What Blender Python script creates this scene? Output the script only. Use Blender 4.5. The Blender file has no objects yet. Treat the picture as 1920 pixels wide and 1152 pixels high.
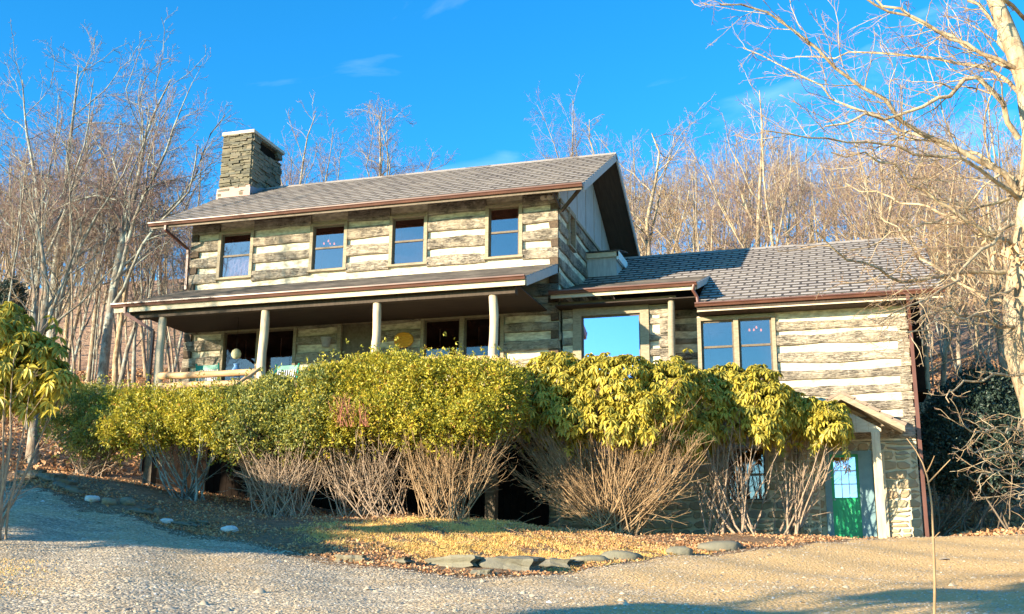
import bpy, math, random
import numpy as np
from mathutils import Vector, Matrix

# ------------------------------------------------------------------ camera, sky, sun, exposure
scene = bpy.context.scene
F_PX, CU, CV = 2072.19, 960.0, 576.0
yaw, pitch, roll = math.radians(-16.747), math.radians(13.662), math.radians(0.46)
CAM = np.array([7.495, -29.505, -2.302])
fw = np.array([math.sin(yaw)*math.cos(pitch), math.cos(yaw)*math.cos(pitch), math.sin(pitch)])
rt0 = np.array([math.cos(yaw), -math.sin(yaw), 0.0]); up0 = np.cross(rt0, fw)
rt = math.cos(roll)*rt0 + math.sin(roll)*up0
up = -math.sin(roll)*rt0 + math.cos(roll)*up0
cam_data = bpy.data.cameras.new("camera"); cam = bpy.data.objects.new("camera", cam_data)
scene.collection.objects.link(cam); scene.camera = cam
cam_data.sensor_width = 36.0; cam_data.lens = F_PX/1920.0*36.0
cam_data.clip_start = 0.1; cam_data.clip_end = 2000.0
cam.matrix_world = Matrix(((rt[0], up[0], -fw[0], CAM[0]), (rt[1], up[1], -fw[1], CAM[1]),
                           (rt[2], up[2], -fw[2], CAM[2]), (0, 0, 0, 1)))
SUN_TO = np.array([-0.622, -0.750, 0.226]); SUN_TO /= np.linalg.norm(SUN_TO)
SUN_EL = math.asin(SUN_TO[2]); SUN_ROT = math.atan2(SUN_TO[0], SUN_TO[1])
world = bpy.data.worlds.new("World"); scene.world = world; world.use_nodes = True
wn = world.node_tree; wn.nodes.clear()
w_out = wn.nodes.new('ShaderNodeOutputWorld'); w_bg = wn.nodes.new('ShaderNodeBackground')
w_sky = wn.nodes.new('ShaderNodeTexSky'); w_sky.sky_type = 'NISHITA'; w_sky.sun_disc = False
w_sky.sun_elevation = SUN_EL; w_sky.sun_rotation = SUN_ROT
w_sky.altitude = 1200; w_sky.air_density = 1.0; w_sky.dust_density = 0.3; w_sky.ozone_density = 2.0
w_hs = wn.nodes.new('ShaderNodeHueSaturation'); w_hs.inputs['Saturation'].default_value = 1.35
w_hs.inputs['Hue'].default_value = 0.492
wn.links.new(w_sky.outputs[0], w_hs.inputs['Color'])
# thin wisps of cloud
w_tc = wn.nodes.new('ShaderNodeTexCoord'); w_mp = wn.nodes.new('ShaderNodeMapping')
w_mp.inputs['Scale'].default_value = (3.0, 3.0, 9.0); w_mp.inputs['Rotation'].default_value = (0.2, 0.1, 0.3)
w_no = wn.nodes.new('ShaderNodeTexNoise'); w_no.inputs['Scale'].default_value = 1.6
w_no.inputs['Detail'].default_value = 7; w_no.inputs['Distortion'].default_value = 0.6
w_cr = wn.nodes.new('ShaderNodeValToRGB'); w_cr.color_ramp.elements[0].position = 0.58
w_cr.color_ramp.elements[1].position = 0.85; w_cr.color_ramp.elements[1].color = (0.22, 0.22, 0.22, 1)
w_mx = wn.nodes.new('ShaderNodeMix'); w_mx.data_type = 'RGBA'; w_mx.inputs[7].default_value = (7.5, 8.5, 9.5, 1)
wn.links.new(w_tc.outputs['Generated'], w_mp.inputs[0]); wn.links.new(w_mp.outputs[0], w_no.inputs['Vector'])
wn.links.new(w_no.outputs[0], w_cr.inputs[0]); wn.links.new(w_cr.outputs[0], w_mx.inputs[0])
w_tn = wn.nodes.new('ShaderNodeMix'); w_tn.data_type = 'RGBA'; w_tn.blend_type = 'MULTIPLY'; w_tn.inputs[0].default_value = 1.0
w_tn.inputs[7].default_value = (0.50, 1.06, 1.26, 1); wn.links.new(w_hs.outputs[0], w_tn.inputs[6])
wn.links.new(w_tn.outputs[2], w_mx.inputs[6]); wn.links.new(w_mx.outputs[2], w_bg.inputs['Color'])
w_bg.inputs['Strength'].default_value = 0.105
wn.links.new(w_bg.outputs[0], w_out.inputs['Surface'])
sun_data = bpy.data.lights.new("sun", 'SUN'); sun_data.energy = 5.0; sun_data.angle = math.radians(0.5)
sun_data.color = (1.0, 0.84, 0.60)
sun = bpy.data.objects.new("sun", sun_data); scene.collection.objects.link(sun)
sun.rotation_euler = Vector(tuple(SUN_TO)).to_track_quat('Z', 'Y').to_euler()
scene.view_settings.view_transform = 'Standard'; scene.view_settings.look = 'None'
scene.view_settings.exposure = 1.65; scene.view_settings.gamma = 1.0
try: scene.view_settings.use_curve_mapping = False
except Exception: pass
scene.render.engine = 'CYCLES'
scene.cycles.max_bounces = 6; scene.cycles.transparent_max_bounces = 12

# ------------------------------------------------------------------ helpers
COL = scene.collection
RNG = np.random.RandomState(7)
random.seed(7)
def U(a, b): return random.uniform(a, b)

def ray(u, v):
    d = fw + rt*(u-CU)/F_PX - up*(v-CV)/F_PX
    return d/np.linalg.norm(d)
def P(u, v, y):
    "the place where the sight line through a photo point meets the upright plane at depth y"
    d = ray(u, v); return CAM + d*((y-CAM[1])/d[1])
def PD(u, v, dist):
    r = ray(u, v); return CAM + r*dist/math.hypot(r[0], r[1])

def origin_of(o):
    l = Vector((0, 0, 0))
    while o is not None: l += o.location; o = o.parent
    return l
def tag(o, label=None, cat=None, group=None, kind=None):
    if label: o['label'] = label
    if cat: o['category'] = cat
    if group: o['group'] = group
    if kind: o['kind'] = kind
    return o
def thing(name, label, cat, loc, group=None):
    o = bpy.data.objects.new(name, None); COL.objects.link(o)
    o.location = Vector(tuple(float(a) for a in loc)); o.empty_display_size = 0.2
    return tag(o, label, cat, group)
def link_mesh(name, me, mats, parent=None, smooth=False):
    if not isinstance(mats, (list, tuple)): mats = [mats]
    for m in mats: me.materials.append(m)
    o = bpy.data.objects.new(name, me); COL.objects.link(o)
    if parent is not None: o.parent = parent
    if smooth: me.polygons.foreach_set('use_smooth', [True]*len(me.polygons))
    return o
def np_mesh(name, V, Fq, mats, parent=None, smooth=False, matidx=None, attrs=None):
    "V (n,3), Fq (m,k) one polygon size; world coordinates"
    V = np.asarray(V, dtype=np.float32).reshape(-1, 3)
    if parent is not None: V = V - np.array(origin_of(parent), dtype=np.float32)
    Fq = np.asarray(Fq, dtype=np.int32); k = Fq.shape[1]; m = len(Fq)
    me = bpy.data.meshes.new(name)
    me.vertices.add(len(V)); me.vertices.foreach_set('co', V.ravel())
    me.loops.add(m*k); me.loops.foreach_set('vertex_index', Fq.ravel())
    me.polygons.add(m); me.polygons.foreach_set('loop_start', np.arange(m, dtype=np.int32)*k)
    me.polygons.foreach_set('loop_total', np.full(m, k, dtype=np.int32))
    if matidx is not None: me.polygons.foreach_set('material_index', np.asarray(matidx, dtype=np.int32))
    if smooth: me.polygons.foreach_set('use_smooth', np.ones(m, dtype=bool))
    me.update(calc_edges=True)
    if attrs:
        for an, arr in attrs.items():
            a = me.attributes.new(an, 'FLOAT', 'FACE'); a.data.foreach_set('value', np.asarray(arr, dtype=np.float32))
    if not isinstance(mats, (list, tuple)): mats = [mats]
    for mm in mats: me.materials.append(mm)
    o = bpy.data.objects.new(name, me); COL.objects.link(o)
    if parent is not None: o.parent = parent
    return o

class MB:
    "mesh collector: everything added becomes ONE mesh object"
    def __init__(s): s.v = []; s.f = []; s.m = []; s.uv = []; s.r = []
    def poly(s, pts, m=0, uv=None, r=0.5):
        b = len(s.v); s.v += [tuple(float(c) for c in p) for p in pts]
        s.f.append(list(range(b, b+len(pts)))); s.m.append(m); s.uv.append(uv); s.r.append(r)
    def hexa(s, c, m=0, r=0.5):
        "8 corners: 0-3 bottom ring ccw from above, 4-7 top ring"
        b = len(s.v); s.v += [tuple(float(q) for q in p) for p in c]
        for q in ((0, 3, 2, 1), (4, 5, 6, 7), (0, 1, 5, 4), (1, 2, 6, 5), (2, 3, 7, 6), (3, 0, 4, 7)):
            s.f.append([b+i for i in q]); s.m.append(m); s.uv.append(None); s.r.append(r)
    def box(s, x0, x1, y0, y1, z0, z1, m=0, r=0.5):
        s.hexa([(x0, y0, z0), (x1, y0, z0), (x1, y1, z0), (x0, y1, z0), (x0, y0, z1), (x1, y0, z1), (x1, y1, z1), (x0, y1, z1)], m, r)
    def beam(s, a, b, w, h, m=0, r=0.5, upv=(0, 0, 1)):
        a = Vector(tuple(a)); b = Vector(tuple(b)); d = (b-a).normalized(); u = Vector(upv)
        sd = d.cross(u)
        if sd.length < 1e-3: sd = Vector((1, 0, 0))
        sd.normalize(); u = sd.cross(d).normalized(); sd = sd*(w/2); u = u*(h/2)
        s.hexa([a-sd-u, a+sd-u, b+sd-u, b-sd-u, a-sd+u, a+sd+u, b+sd+u, b-sd+u], m, r)
    def tube(s, pts, rad, k=8, m=0, r=0.5, caps=True):
        pts = [Vector(tuple(p)) for p in pts]; n = len(pts)
        if not hasattr(rad, '__len__'): rad = [rad]*n
        b = len(s.v)
        for i, p in enumerate(pts):
            t = (pts[min(i+1, n-1)]-pts[max(i-1, 0)]).normalized()
            rf = Vector((0, 0, 1)) if abs(t.z) < 0.9 else Vector((1, 0, 0))
            a = t.cross(rf).normalized(); c = t.cross(a)
            for j in range(k):
                an = 2*math.pi*j/k; q = p+(a*math.cos(an)+c*math.sin(an))*rad[i]
                s.v.append(tuple(q))
        for i in range(n-1):
            for j in range(k):
                s.f.append([b+i*k+j, b+i*k+(j+1) % k, b+(i+1)*k+(j+1) % k, b+(i+1)*k+j]); s.m.append(m); s.uv.append(None); s.r.append(r)
        if caps:
            s.f.append([b+j for j in range(k)][::-1]); s.m.append(m); s.uv.append(None); s.r.append(r)
            s.f.append([b+(n-1)*k+j for j in range(k)]); s.m.append(m); s.uv.append(None); s.r.append(r)
    def lathe(s, c, prof, k=14, m=0, r=0.5):
        c = Vector(tuple(c)); b = len(s.v)
        for (rr, z) in prof:
            for j in range(k):
                an = 2*math.pi*j/k; s.v.append((c.x+rr*math.cos(an), c.y+rr*math.sin(an), c.z+z))
        for i in range(len(prof)-1):
            for j in range(k):
                s.f.append([b+i*k+j, b+i*k+(j+1) % k, b+(i+1)*k+(j+1) % k, b+(i+1)*k+j]); s.m.append(m); s.uv.append(None); s.r.append(r)
    def build(s, name, mats, parent=None, smooth=False):
        off = origin_of(parent) if parent is not None else Vector((0, 0, 0))
        me = bpy.data.meshes.new(name)
        me.from_pydata([(x-off.x, y-off.y, z-off.z) for x, y, z in s.v], [], s.f)
        me.polygons.foreach_set('material_index', s.m)
        if any(u is not None for u in s.uv):
            ul = me.uv_layers.new(name='uv'); li = 0
            for f, u in zip(s.f, s.uv):
                for q in range(len(f)):
                    if u is not None: ul.data[li].uv = u[q]
                    li += 1
        a = me.attributes.new('rnd', 'FLOAT', 'FACE'); a.data.foreach_set('value', s.r)
        me.update()
        return link_mesh(name, me, mats, parent, smooth)

# ------------------------------------------------------------------ materials
class NT:
    def __init__(s, name):
        s.mat = bpy.data.materials.new(name); s.mat.use_nodes = True
        s.t = s.mat.node_tree; s.t.nodes.clear()
        s.out = s.n('ShaderNodeOutputMaterial'); s.b = s.n('ShaderNodeBsdfPrincipled')
        s.l(s.b.outputs[0], s.out.inputs[0])
    def n(s, k, **kw):
        nd = s.t.nodes.new(k)
        for a, v in kw.items(): setattr(nd, a, v)
        return nd
    def l(s, a, b): s.t.links.new(a, b)
    def coords(s, scale=(1, 1, 1), kind='Object'):
        tc = s.n('ShaderNodeTexCoord'); mp = s.n('ShaderNodeMapping'); mp.inputs['Scale'].default_value = scale
        s.l(tc.outputs[kind], mp.inputs[0]); return mp.outputs[0]
    def noise(s, vec, scale, detail=4, rough=0.55, dist=0.0):
        nd = s.n('ShaderNodeTexNoise'); s.l(vec, nd.inputs['Vector'])
        nd.inputs['Scale'].default_value = scale; nd.inputs['Detail'].default_value = detail
        nd.inputs['Roughness'].default_value = rough; nd.inputs['Distortion'].default_value = dist
        return nd.outputs[0]
    def ramp(s, fac, stops, interp='LINEAR'):
        r = s.n('ShaderNodeValToRGB'); cr = r.color_ramp; cr.interpolation = interp
        while len(cr.elements) < len(stops): cr.elements.new(0.5)
        for e, (p, c) in zip(cr.elements, stops):
            e.position = p; e.color = (c[0], c[1], c[2], 1) if hasattr(c, '__len__') else (c, c, c, 1)
        s.l(fac, r.inputs[0]); return r.outputs[0]
    def mix(s, fac, a, b, mode='MIX'):
        m = s.n('ShaderNodeMix'); m.data_type = 'RGBA'; m.blend_type = mode
        for i, v in ((0, fac), (6, a), (7, b)):
            if hasattr(v, 'links') or hasattr(v, 'is_linked'): s.l(v, m.inputs[i])
            elif hasattr(v, '__len__'): m.inputs[i].default_value = (v[0], v[1], v[2], 1)
            else: m.inputs[i].default_value = v
        return m.outputs[2]
    def attr(s, name='rnd'):
        a = s.n('ShaderNodeAttribute'); a.attribute_name = name; return a.outputs['Fac']
    def math(s, op, a, b=None):
        m = s.n('ShaderNodeMath', operation=op)
        for i, v in ((0, a), (1, b)):
            if v is None: continue
            if isinstance(v, (int, float)): m.inputs[i].default_value = v
            else: s.l(v, m.inputs[i])
        return m.outputs[0]
    def bump(s, h, strength=0.4, dist=0.02, prev=None):
        b = s.n('ShaderNodeBump'); b.inputs['Strength'].default_value = strength; b.inputs['Distance'].default_value = dist
        s.l(h, b.inputs['Height'])
        if prev is not None: s.l(prev, b.inputs['Normal'])
        s.l(b.outputs[0], s.b.inputs['Normal']); return b.outputs[0]
    def done(s, col=None, rough=0.8, spec=0.3):
        if col is not None:
            if hasattr(col, '__len__'): s.b.inputs['Base Color'].default_value = (col[0], col[1], col[2], 1)
            else: s.l(col, s.b.inputs['Base Color'])
        s.b.inputs['Roughness'].default_value = rough
        if 'Specular IOR Level' in s.b.inputs: s.b.inputs['Specular IOR Level'].default_value = spec
        return s.mat

def m_log(name, lo, hi, axis):
    t = NT(name)
    sc = (1.2, 14, 14) if axis == 'x' else (14, 1.2, 14)
    v = t.coords(sc); v1 = t.coords((1, 1, 1))
    g = t.noise(v, 1.6, 7, 0.65, 0.6)
    base = t.mix(t.attr(), lo, hi)
    c = t.mix(t.ramp(g, [(0.3, 0.0), (0.7, 1.0)]), t.mix(0.5, base, (0.10, 0.08, 0.06)), base)
    cr = t.ramp(t.noise(v, 2.7, 3, 0.5, 1.2), [(0.455, 1.0), (0.49, 0.0), (0.515, 0.0), (0.55, 1.0)])
    c = t.mix(t.math('MULTIPLY', t.math('SUBTRACT', 1.0, cr), 0.8), c, (0.03, 0.02, 0.015))
    blot = t.ramp(t.noise(v1, 2.3, 4, 0.6), [(0.42, 0.0), (0.62, 1.0)])
    c = t.mix(t.math('MULTIPLY', blot, 0.6), c, (0.56, 0.47, 0.35))
    # hewing marks: pale short strokes across the face
    hv = t.coords((9, 9, 5)); hm = t.ramp(t.noise(hv, 1.5, 3, 0.6, 0.8), [(0.6, 0.0), (0.66, 1.0)])
    c = t.mix(t.math('MULTIPLY', hm, 0.4), c, (0.62, 0.55, 0.44))
    t.bump(t.math('ADD', g, t.math('MULTIPLY', cr, 0.6)), 0.8, 0.03)
    return t.done(c, 0.85, 0.2)
M = {}
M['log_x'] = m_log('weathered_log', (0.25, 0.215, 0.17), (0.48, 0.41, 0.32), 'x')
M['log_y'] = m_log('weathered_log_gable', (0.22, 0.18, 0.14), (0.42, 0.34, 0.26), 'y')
def m_chink():
    t = NT('chinking'); v = t.coords((2, 2, 5)); g = t.noise(v, 2.2, 5, 0.6)
    c = t.mix(t.ramp(g, [(0.35, 0.0), (0.6, 1.0)]), (0.42, 0.35, 0.25), (0.74, 0.66, 0.50))
    t.bump(g, 0.5, 0.03); return t.done(c, 0.9, 0.1)
M['chink'] = m_chink()
def m_plain(name, a, b, scale=(3, 3, 3), nscale=2.0, rough=0.8, bump=0.2, spec=0.3, detail=5):
    t = NT(name); g = t.noise(t.coords(scale), nscale, detail, 0.6)
    c = t.mix(t.ramp(g, [(0.3, 0.0), (0.7, 1.0)]), a, b)
    t.bump(g, bump, 0.01); return t.done(c, rough, spec)
M['trim'] = m_plain('window_trim_wood', (0.22, 0.18, 0.12), (0.36, 0.30, 0.21), (4, 4, 12), 2)
M['cream'] = m_plain('cream_board', (0.46, 0.38, 0.26), (0.60, 0.51, 0.37), (3, 3, 9), 2)
M['sash'] = m_plain('dark_sash', (0.10, 0.075, 0.05), (0.17, 0.13, 0.09), (3, 3, 3), 4, 0.6)
M['soffit'] = m_plain('brown_soffit', (0.045, 0.033, 0.024), (0.075, 0.055, 0.04), (8, 1, 1), 2)
M['siding'] = m_plain('grey_plywood_gable', (0.30, 0.30, 0.30), (0.46, 0.46, 0.45), (5, 5, 0.8), 3)
M['barge'] = m_plain('grey_barge_board', (0.34, 0.33, 0.32), (0.44, 0.42, 0.40), (1, 4, 1), 3)
M['hoodtile'] = m_plain('brown_hood_tile', (0.20, 0.145, 0.11), (0.30, 0.22, 0.17), (3, 3, 3), 3)
M['endgrain'] = m_plain('dark_end_grain', (0.05, 0.035, 0.024), (0.12, 0.08, 0.05), (9, 9, 9), 2)
M['gutter'] = m_plain('copper_brown_gutter', (0.075, 0.030, 0.020), (0.135, 0.056, 0.037), (1, 6, 6), 2, 0.38, 0.1, 0.5)
M['pipe'] = m_plain('red_brown_downspout', (0.085, 0.032, 0.022), (0.14, 0.055, 0.038), (6, 6, 1), 2, 0.45, 0.1, 0.5)
M['post'] = m_plain('peeled_log_post', (0.42, 0.33, 0.22), (0.62, 0.52, 0.37), (9, 9, 1.2), 2, 0.75, 0.5)
M['rail'] = m_plain('peeled_log_rail', (0.40, 0.24, 0.12), (0.62, 0.41, 0.23), (1.2, 9, 9), 2, 0.75, 0.5)
M['floor'] = m_plain('porch_boards', (0.22, 0.17, 0.12), (0.32, 0.25, 0.18), (1, 8, 1), 2)
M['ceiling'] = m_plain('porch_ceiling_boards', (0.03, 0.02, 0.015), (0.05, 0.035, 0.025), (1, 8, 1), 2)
M['dark'] = m_plain('shade_black', (0.010, 0.008, 0.007), (0.018, 0.014, 0.012), rough=1.0, spec=0.0, bump=0.0)  # near-black colour stands in for shade in rooms, flue, bay and under the porch
M['flash'] = m_plain('copper_pink_flashing', (0.25, 0.11, 0.08), (0.31, 0.145, 0.105), (2, 2, 2), 2, 0.5, 0.1, 0.5)
M['flash2'] = m_plain('lead_grey_flashing', (0.14, 0.13, 0.16), (0.20, 0.19, 0.21), (2, 2, 2), 2, 0.45, 0.1, 0.5)
M['cap'] = m_plain('chimney_cap_concrete', (0.38, 0.32, 0.25), (0.50, 0.43, 0.34), (4, 4, 4), 3)
M['green'] = m_plain('green_door_paint', (0.010, 0.33, 0.115), (0.014, 0.40, 0.15), (2, 2, 2), 3, 0.4, 0.05, 0.5)
M['bluegrey'] = m_plain('blue_grey_frame_paint', (0.14, 0.24, 0.27), (0.19, 0.30, 0.33), (2, 2, 2), 3, 0.5, 0.05)
M['greenchair'] = m_plain('green_chair_paint', (0.01, 0.22, 0.14), (0.02, 0.30, 0.20), (2, 2, 2), 3, 0.4, 0.05)
M['white'] = m_plain('white_paint', (0.68, 0.70, 0.70), (0.80, 0.82, 0.82))
M['bluecloth'] = m_plain('blue_glaze', (0.06, 0.20, 0.50), (0.30, 0.50, 0.80), (20, 20, 20), 2, 0.3, 0.1)
M['gourd'] = m_plain('pale_gourd', (0.50, 0.46, 0.26), (0.64, 0.58, 0.36), (6, 6, 6), 2, 0.6)
M['straw'] = m_plain('golden_straw', (0.62, 0.28, 0.03), (0.85, 0.43, 0.05), (6, 6, 40), 2, 0.8, 0.6)
M['zinc'] = m_plain('zinc_bucket', (0.30, 0.32, 0.34), (0.42, 0.44, 0.46), (6, 6, 6), 2, 0.4)
M['bone'] = m_plain('antler_bone', (0.40, 0.35, 0.27), (0.55, 0.48, 0.38), (6, 6, 6), 2, 0.6)
M['pink'] = m_plain('pink_reflection', (0.50, 0.26, 0.30), (0.80, 0.66, 0.62), (9, 9, 9), 2, 0.8, 0.6)
M['mortar'] = m_plain('pale_mortar', (0.55, 0.47, 0.33), (0.70, 0.61, 0.44), (6, 6, 6), 3, 0.9, 0.4)
M['mortar_dark'] = m_plain('dark_joint', (0.07, 0.06, 0.045), (0.11, 0.095, 0.07), (6, 6, 6), 3, 0.9, 0.4)
def m_glass():
    t = NT('window_glass'); g = t.n('ShaderNodeBsdfGlossy'); g.inputs['Roughness'].default_value = 0.02
    g.inputs['Color'].default_value = (1.0, 0.62, 0.56, 1)
    tr = t.n('ShaderNodeBsdfTransparent'); tr.inputs['Color'].default_value = (0.75, 0.75, 0.8, 1)
    mx = t.n('ShaderNodeMixShader'); mx.inputs[0].default_value = 0.30
    t.l(tr.outputs[0], mx.inputs[1]); t.l(g.outputs[0], mx.inputs[2]); t.l(mx.outputs[0], t.out.inputs[0])
    b = t.n('ShaderNodeBump'); b.inputs['Strength'].default_value = 0.03; b.inputs['Distance'].default_value = 0.02
    t.l(t.noise(t.coords((1, 1, 1)), 1.5, 2), b.inputs['Height']); t.l(b.outputs[0], g.inputs['Normal'])
    return t.mat
M['glass'] = m_glass()
def m_glass2():
    t = NT('big_window_glass'); g = t.n('ShaderNodeBsdfGlossy'); g.inputs['Roughness'].default_value = 0.02
    g.inputs['Color'].default_value = (1.0, 0.70, 0.92, 1)
    tr = t.n('ShaderNodeBsdfTransparent'); tr.inputs['Color'].default_value = (0.7, 0.75, 0.8, 1)
    mx = t.n('ShaderNodeMixShader'); mx.inputs[0].default_value = 0.85
    t.l(tr.outputs[0], mx.inputs[1]); t.l(g.outputs[0], mx.inputs[2]); t.l(mx.outputs[0], t.out.inputs[0])
    return t.mat
M['glass2'] = m_glass2()
M['glass3'] = m_glass(); M['glass3'].name = 'porch_glass'; [n_ for n_ in M['glass3'].node_tree.nodes if n_.type == 'MIX_SHADER'][0].inputs[0].default_value = 0.10
def m_bulb():
    t = NT('lit_bulb'); e = t.n('ShaderNodeEmission'); e.inputs[0].default_value = (1.0, 0.24, 0.03, 1)
    e.inputs[1].default_value = 1.3; t.l(e.outputs[0], t.out.inputs[0]); return t.mat
M['bulb'] = m_bulb()
def m_shingle():
    t = NT('metal_shingles'); uvn = t.n('ShaderNodeUVMap'); uvn.uv_map = 'uv'
    bt = t.n('ShaderNodeTexBrick'); t.l(uvn.outputs[0], bt.inputs['Vector'])
    bt.offset = 0.5; bt.inputs['Scale'].default_value = 1.0; bt.inputs['Brick Width'].default_value = 0.44
    bt.inputs['Row Height'].default_value = 0.285; bt.inputs['Mortar Size'].default_value = 0.034
    bt.inputs['Mortar Smooth'].default_value = 0.1; bt.inputs['Bias'].default_value = 0.0
    bt.inputs['Color1'].default_value = (0.37, 0.325, 0.29, 1); bt.inputs['Color2'].default_value = (0.49, 0.435, 0.385, 1)
    bt.inputs['Mortar'].default_value = (0.03, 0.025, 0.025, 1)
    g = t.noise(t.coords((1, 1, 1)), 1.1, 5, 0.6); gr = t.noise(t.coords((1, 1, 1)), 60, 2, 0.6)
    c = t.mix(t.math('MULTIPLY', t.ramp(g, [(0.35, 0), (0.7, 1.0)]), 0.35), bt.outputs['Color'], (0.30, 0.265, 0.235))
    c = t.mix(t.math('MULTIPLY', gr, 0.25), c, (0.09, 0.08, 0.08))
    b1 = t.bump(t.math('SUBTRACT', 1.0, bt.outputs['Fac']), 0.7, 0.012)
    t.bump(gr, 0.25, 0.004, b1)
    return t.done(c, 0.75, 0.35)
M['shingle'] = m_shingle()
def m_stone(name, stops, spec=0.25, pale=0.35):
    t = NT(name); v = t.coords((1, 1, 1)); g = t.noise(v, 5, 6, 0.65); g2 = t.noise(v, 26, 3, 0.6)
    c = t.ramp(t.attr(), stops)
    c = t.mix(t.math('MULTIPLY', t.ramp(g, [(0.4, 0), (0.65, 1)]), 0.4), c, (0.16, 0.15, 0.11))
    c = t.mix(t.math('MULTIPLY', g2, pale), c, (0.55, 0.50, 0.38))
    t.bump(t.math('ADD', g, t.math('MULTIPLY', g2, 0.3)), 0.7, 0.03)
    return t.done(c, 0.85, spec)
M['fieldstone'] = m_stone('fieldstone', [(0.0, (0.28, 0.19, 0.11)), (0.3, (0.40, 0.32, 0.20)), (0.55, (0.24, 0.25, 0.18)), (0.8, (0.42, 0.27, 0.15)), (1.0, (0.21, 0.22, 0.20))], pale=0.2)
M['ledgestone'] = m_stone('ledge_stone', [(0.0, (0.035, 0.035, 0.028)), (0.4, (0.10, 0.09, 0.055)), (0.75, (0.15, 0.12, 0.08)), (1.0, (0.06, 0.068, 0.06))], pale=0.14)
M['rock'] = m_stone('border_rock', [(0.0, (0.09, 0.09, 0.08)), (0.5, (0.16, 0.15, 0.105)), (0.8, (0.24, 0.19, 0.12)), (1.0, (0.70, 0.70, 0.70))], pale=0.12)
def m_bark(name, a, b, c3):
    t = NT(name); v = t.coords((1, 1, 0.3)); g = t.noise(v, 9, 6, 0.65)
    c = t.mix(t.ramp(g, [(0.35, 0), (0.6, 1)]), a, b)
    l = t.ramp(t.noise(t.coords((1, 1, 0.7)), 3.2, 5, 0.6), [(0.48, 0), (0.6, 1)])
    c = t.mix(t.math('MULTIPLY', l, 0.7), c, c3); t.bump(g, 0.9, 0.03); return t.done(c, 0.9, 0.1)
M['bark'] = m_bark('pale_bark', (0.14, 0.10, 0.075), (0.32, 0.25, 0.18), (0.38, 0.38, 0.31))
M['bark_grey'] = m_bark('lichen_grey_bark', (0.10, 0.085, 0.07), (0.26, 0.24, 0.20), (0.36, 0.41, 0.37))
M['bark_cream'] = m_bark('cream_bark', (0.17, 0.115, 0.07), (0.42, 0.32, 0.205), (0.46, 0.40, 0.28))
M['twig'] = m_plain('purple_brown_twig', (0.16, 0.105, 0.09), (0.29, 0.20, 0.17), (2, 2, 2), 2, 0.8)
M['twig_tan'] = m_plain('tan_twig', (0.20, 0.125, 0.065), (0.38, 0.26, 0.145), (2, 2, 2), 2, 0.8)
M['twig_grey'] = m_plain('grey_shrub_stem', (0.22, 0.16, 0.11), (0.38, 0.28, 0.20), (4, 4, 4), 2, 0.8)
M['twig_red'] = m_plain('red_brown_twig', (0.38, 0.14, 0.09), (0.50, 0.22, 0.15), (4, 4, 4), 2, 0.8)
def m_leaf(name, stops, trans=0.25, rough=0.45):
    t = NT(name); c = t.ramp(t.attr(), stops)
    t.done(c, rough, 0.4)
    tl = t.n('ShaderNodeBsdfTranslucent'); t.l(c, tl.inputs[0])
    mx = t.n('ShaderNodeMixShader'); mx.inputs[0].default_value = trans
    t.l(t.b.outputs[0], mx.inputs[1]); t.l(tl.outputs[0], mx.inputs[2]); t.l(mx.outputs[0], t.out.inputs[0])
    return t.mat
M['leaf_small'] = m_leaf('azalea_leaf', [(0, (0.14, 0.17, 0.035)), (0.4, (0.36, 0.34, 0.04)), (0.8, (0.62, 0.50, 0.05)), (0.93, (0.42, 0.18, 0.06)), (1, (0.14, 0.20, 0.05))], 0.35)
M['leaf_olive'] = m_leaf('olive_leaf', [(0, (0.10, 0.14, 0.05)), (0.5, (0.24, 0.26, 0.06)), (0.85, (0.50, 0.42, 0.06)), (1, (0.30, 0.15, 0.06))], 0.3)
M['leaf_rhodo'] = m_leaf('rhododendron_leaf', [(0, (0.16, 0.18, 0.04)), (0.4, (0.42, 0.36, 0.055)), (0.8, (0.66, 0.52, 0.075)), (1, (0.20, 0.23, 0.04))], 0.35)
M['leaf_dark'] = m_leaf('dark_evergreen_leaf', [(0, (0.018, 0.035, 0.03)), (0.6, (0.035, 0.06, 0.045)), (1, (0.06, 0.085, 0.05))], 0.1)
M['deadleaf'] = m_leaf('dead_leaf', [(0, (0.34, 0.15, 0.07)), (0.5, (0.50, 0.27, 0.13)), (1, (0.62, 0.42, 0.24))], 0.2, 0.8)
M['drygrass'] = m_leaf('dry_grass', [(0, (0.60, 0.34, 0.09)), (0.6, (0.80, 0.52, 0.17)), (0.93, (0.66, 0.52, 0.22)), (1, (0.28, 0.30, 0.10))], 0.2, 0.8)

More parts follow.
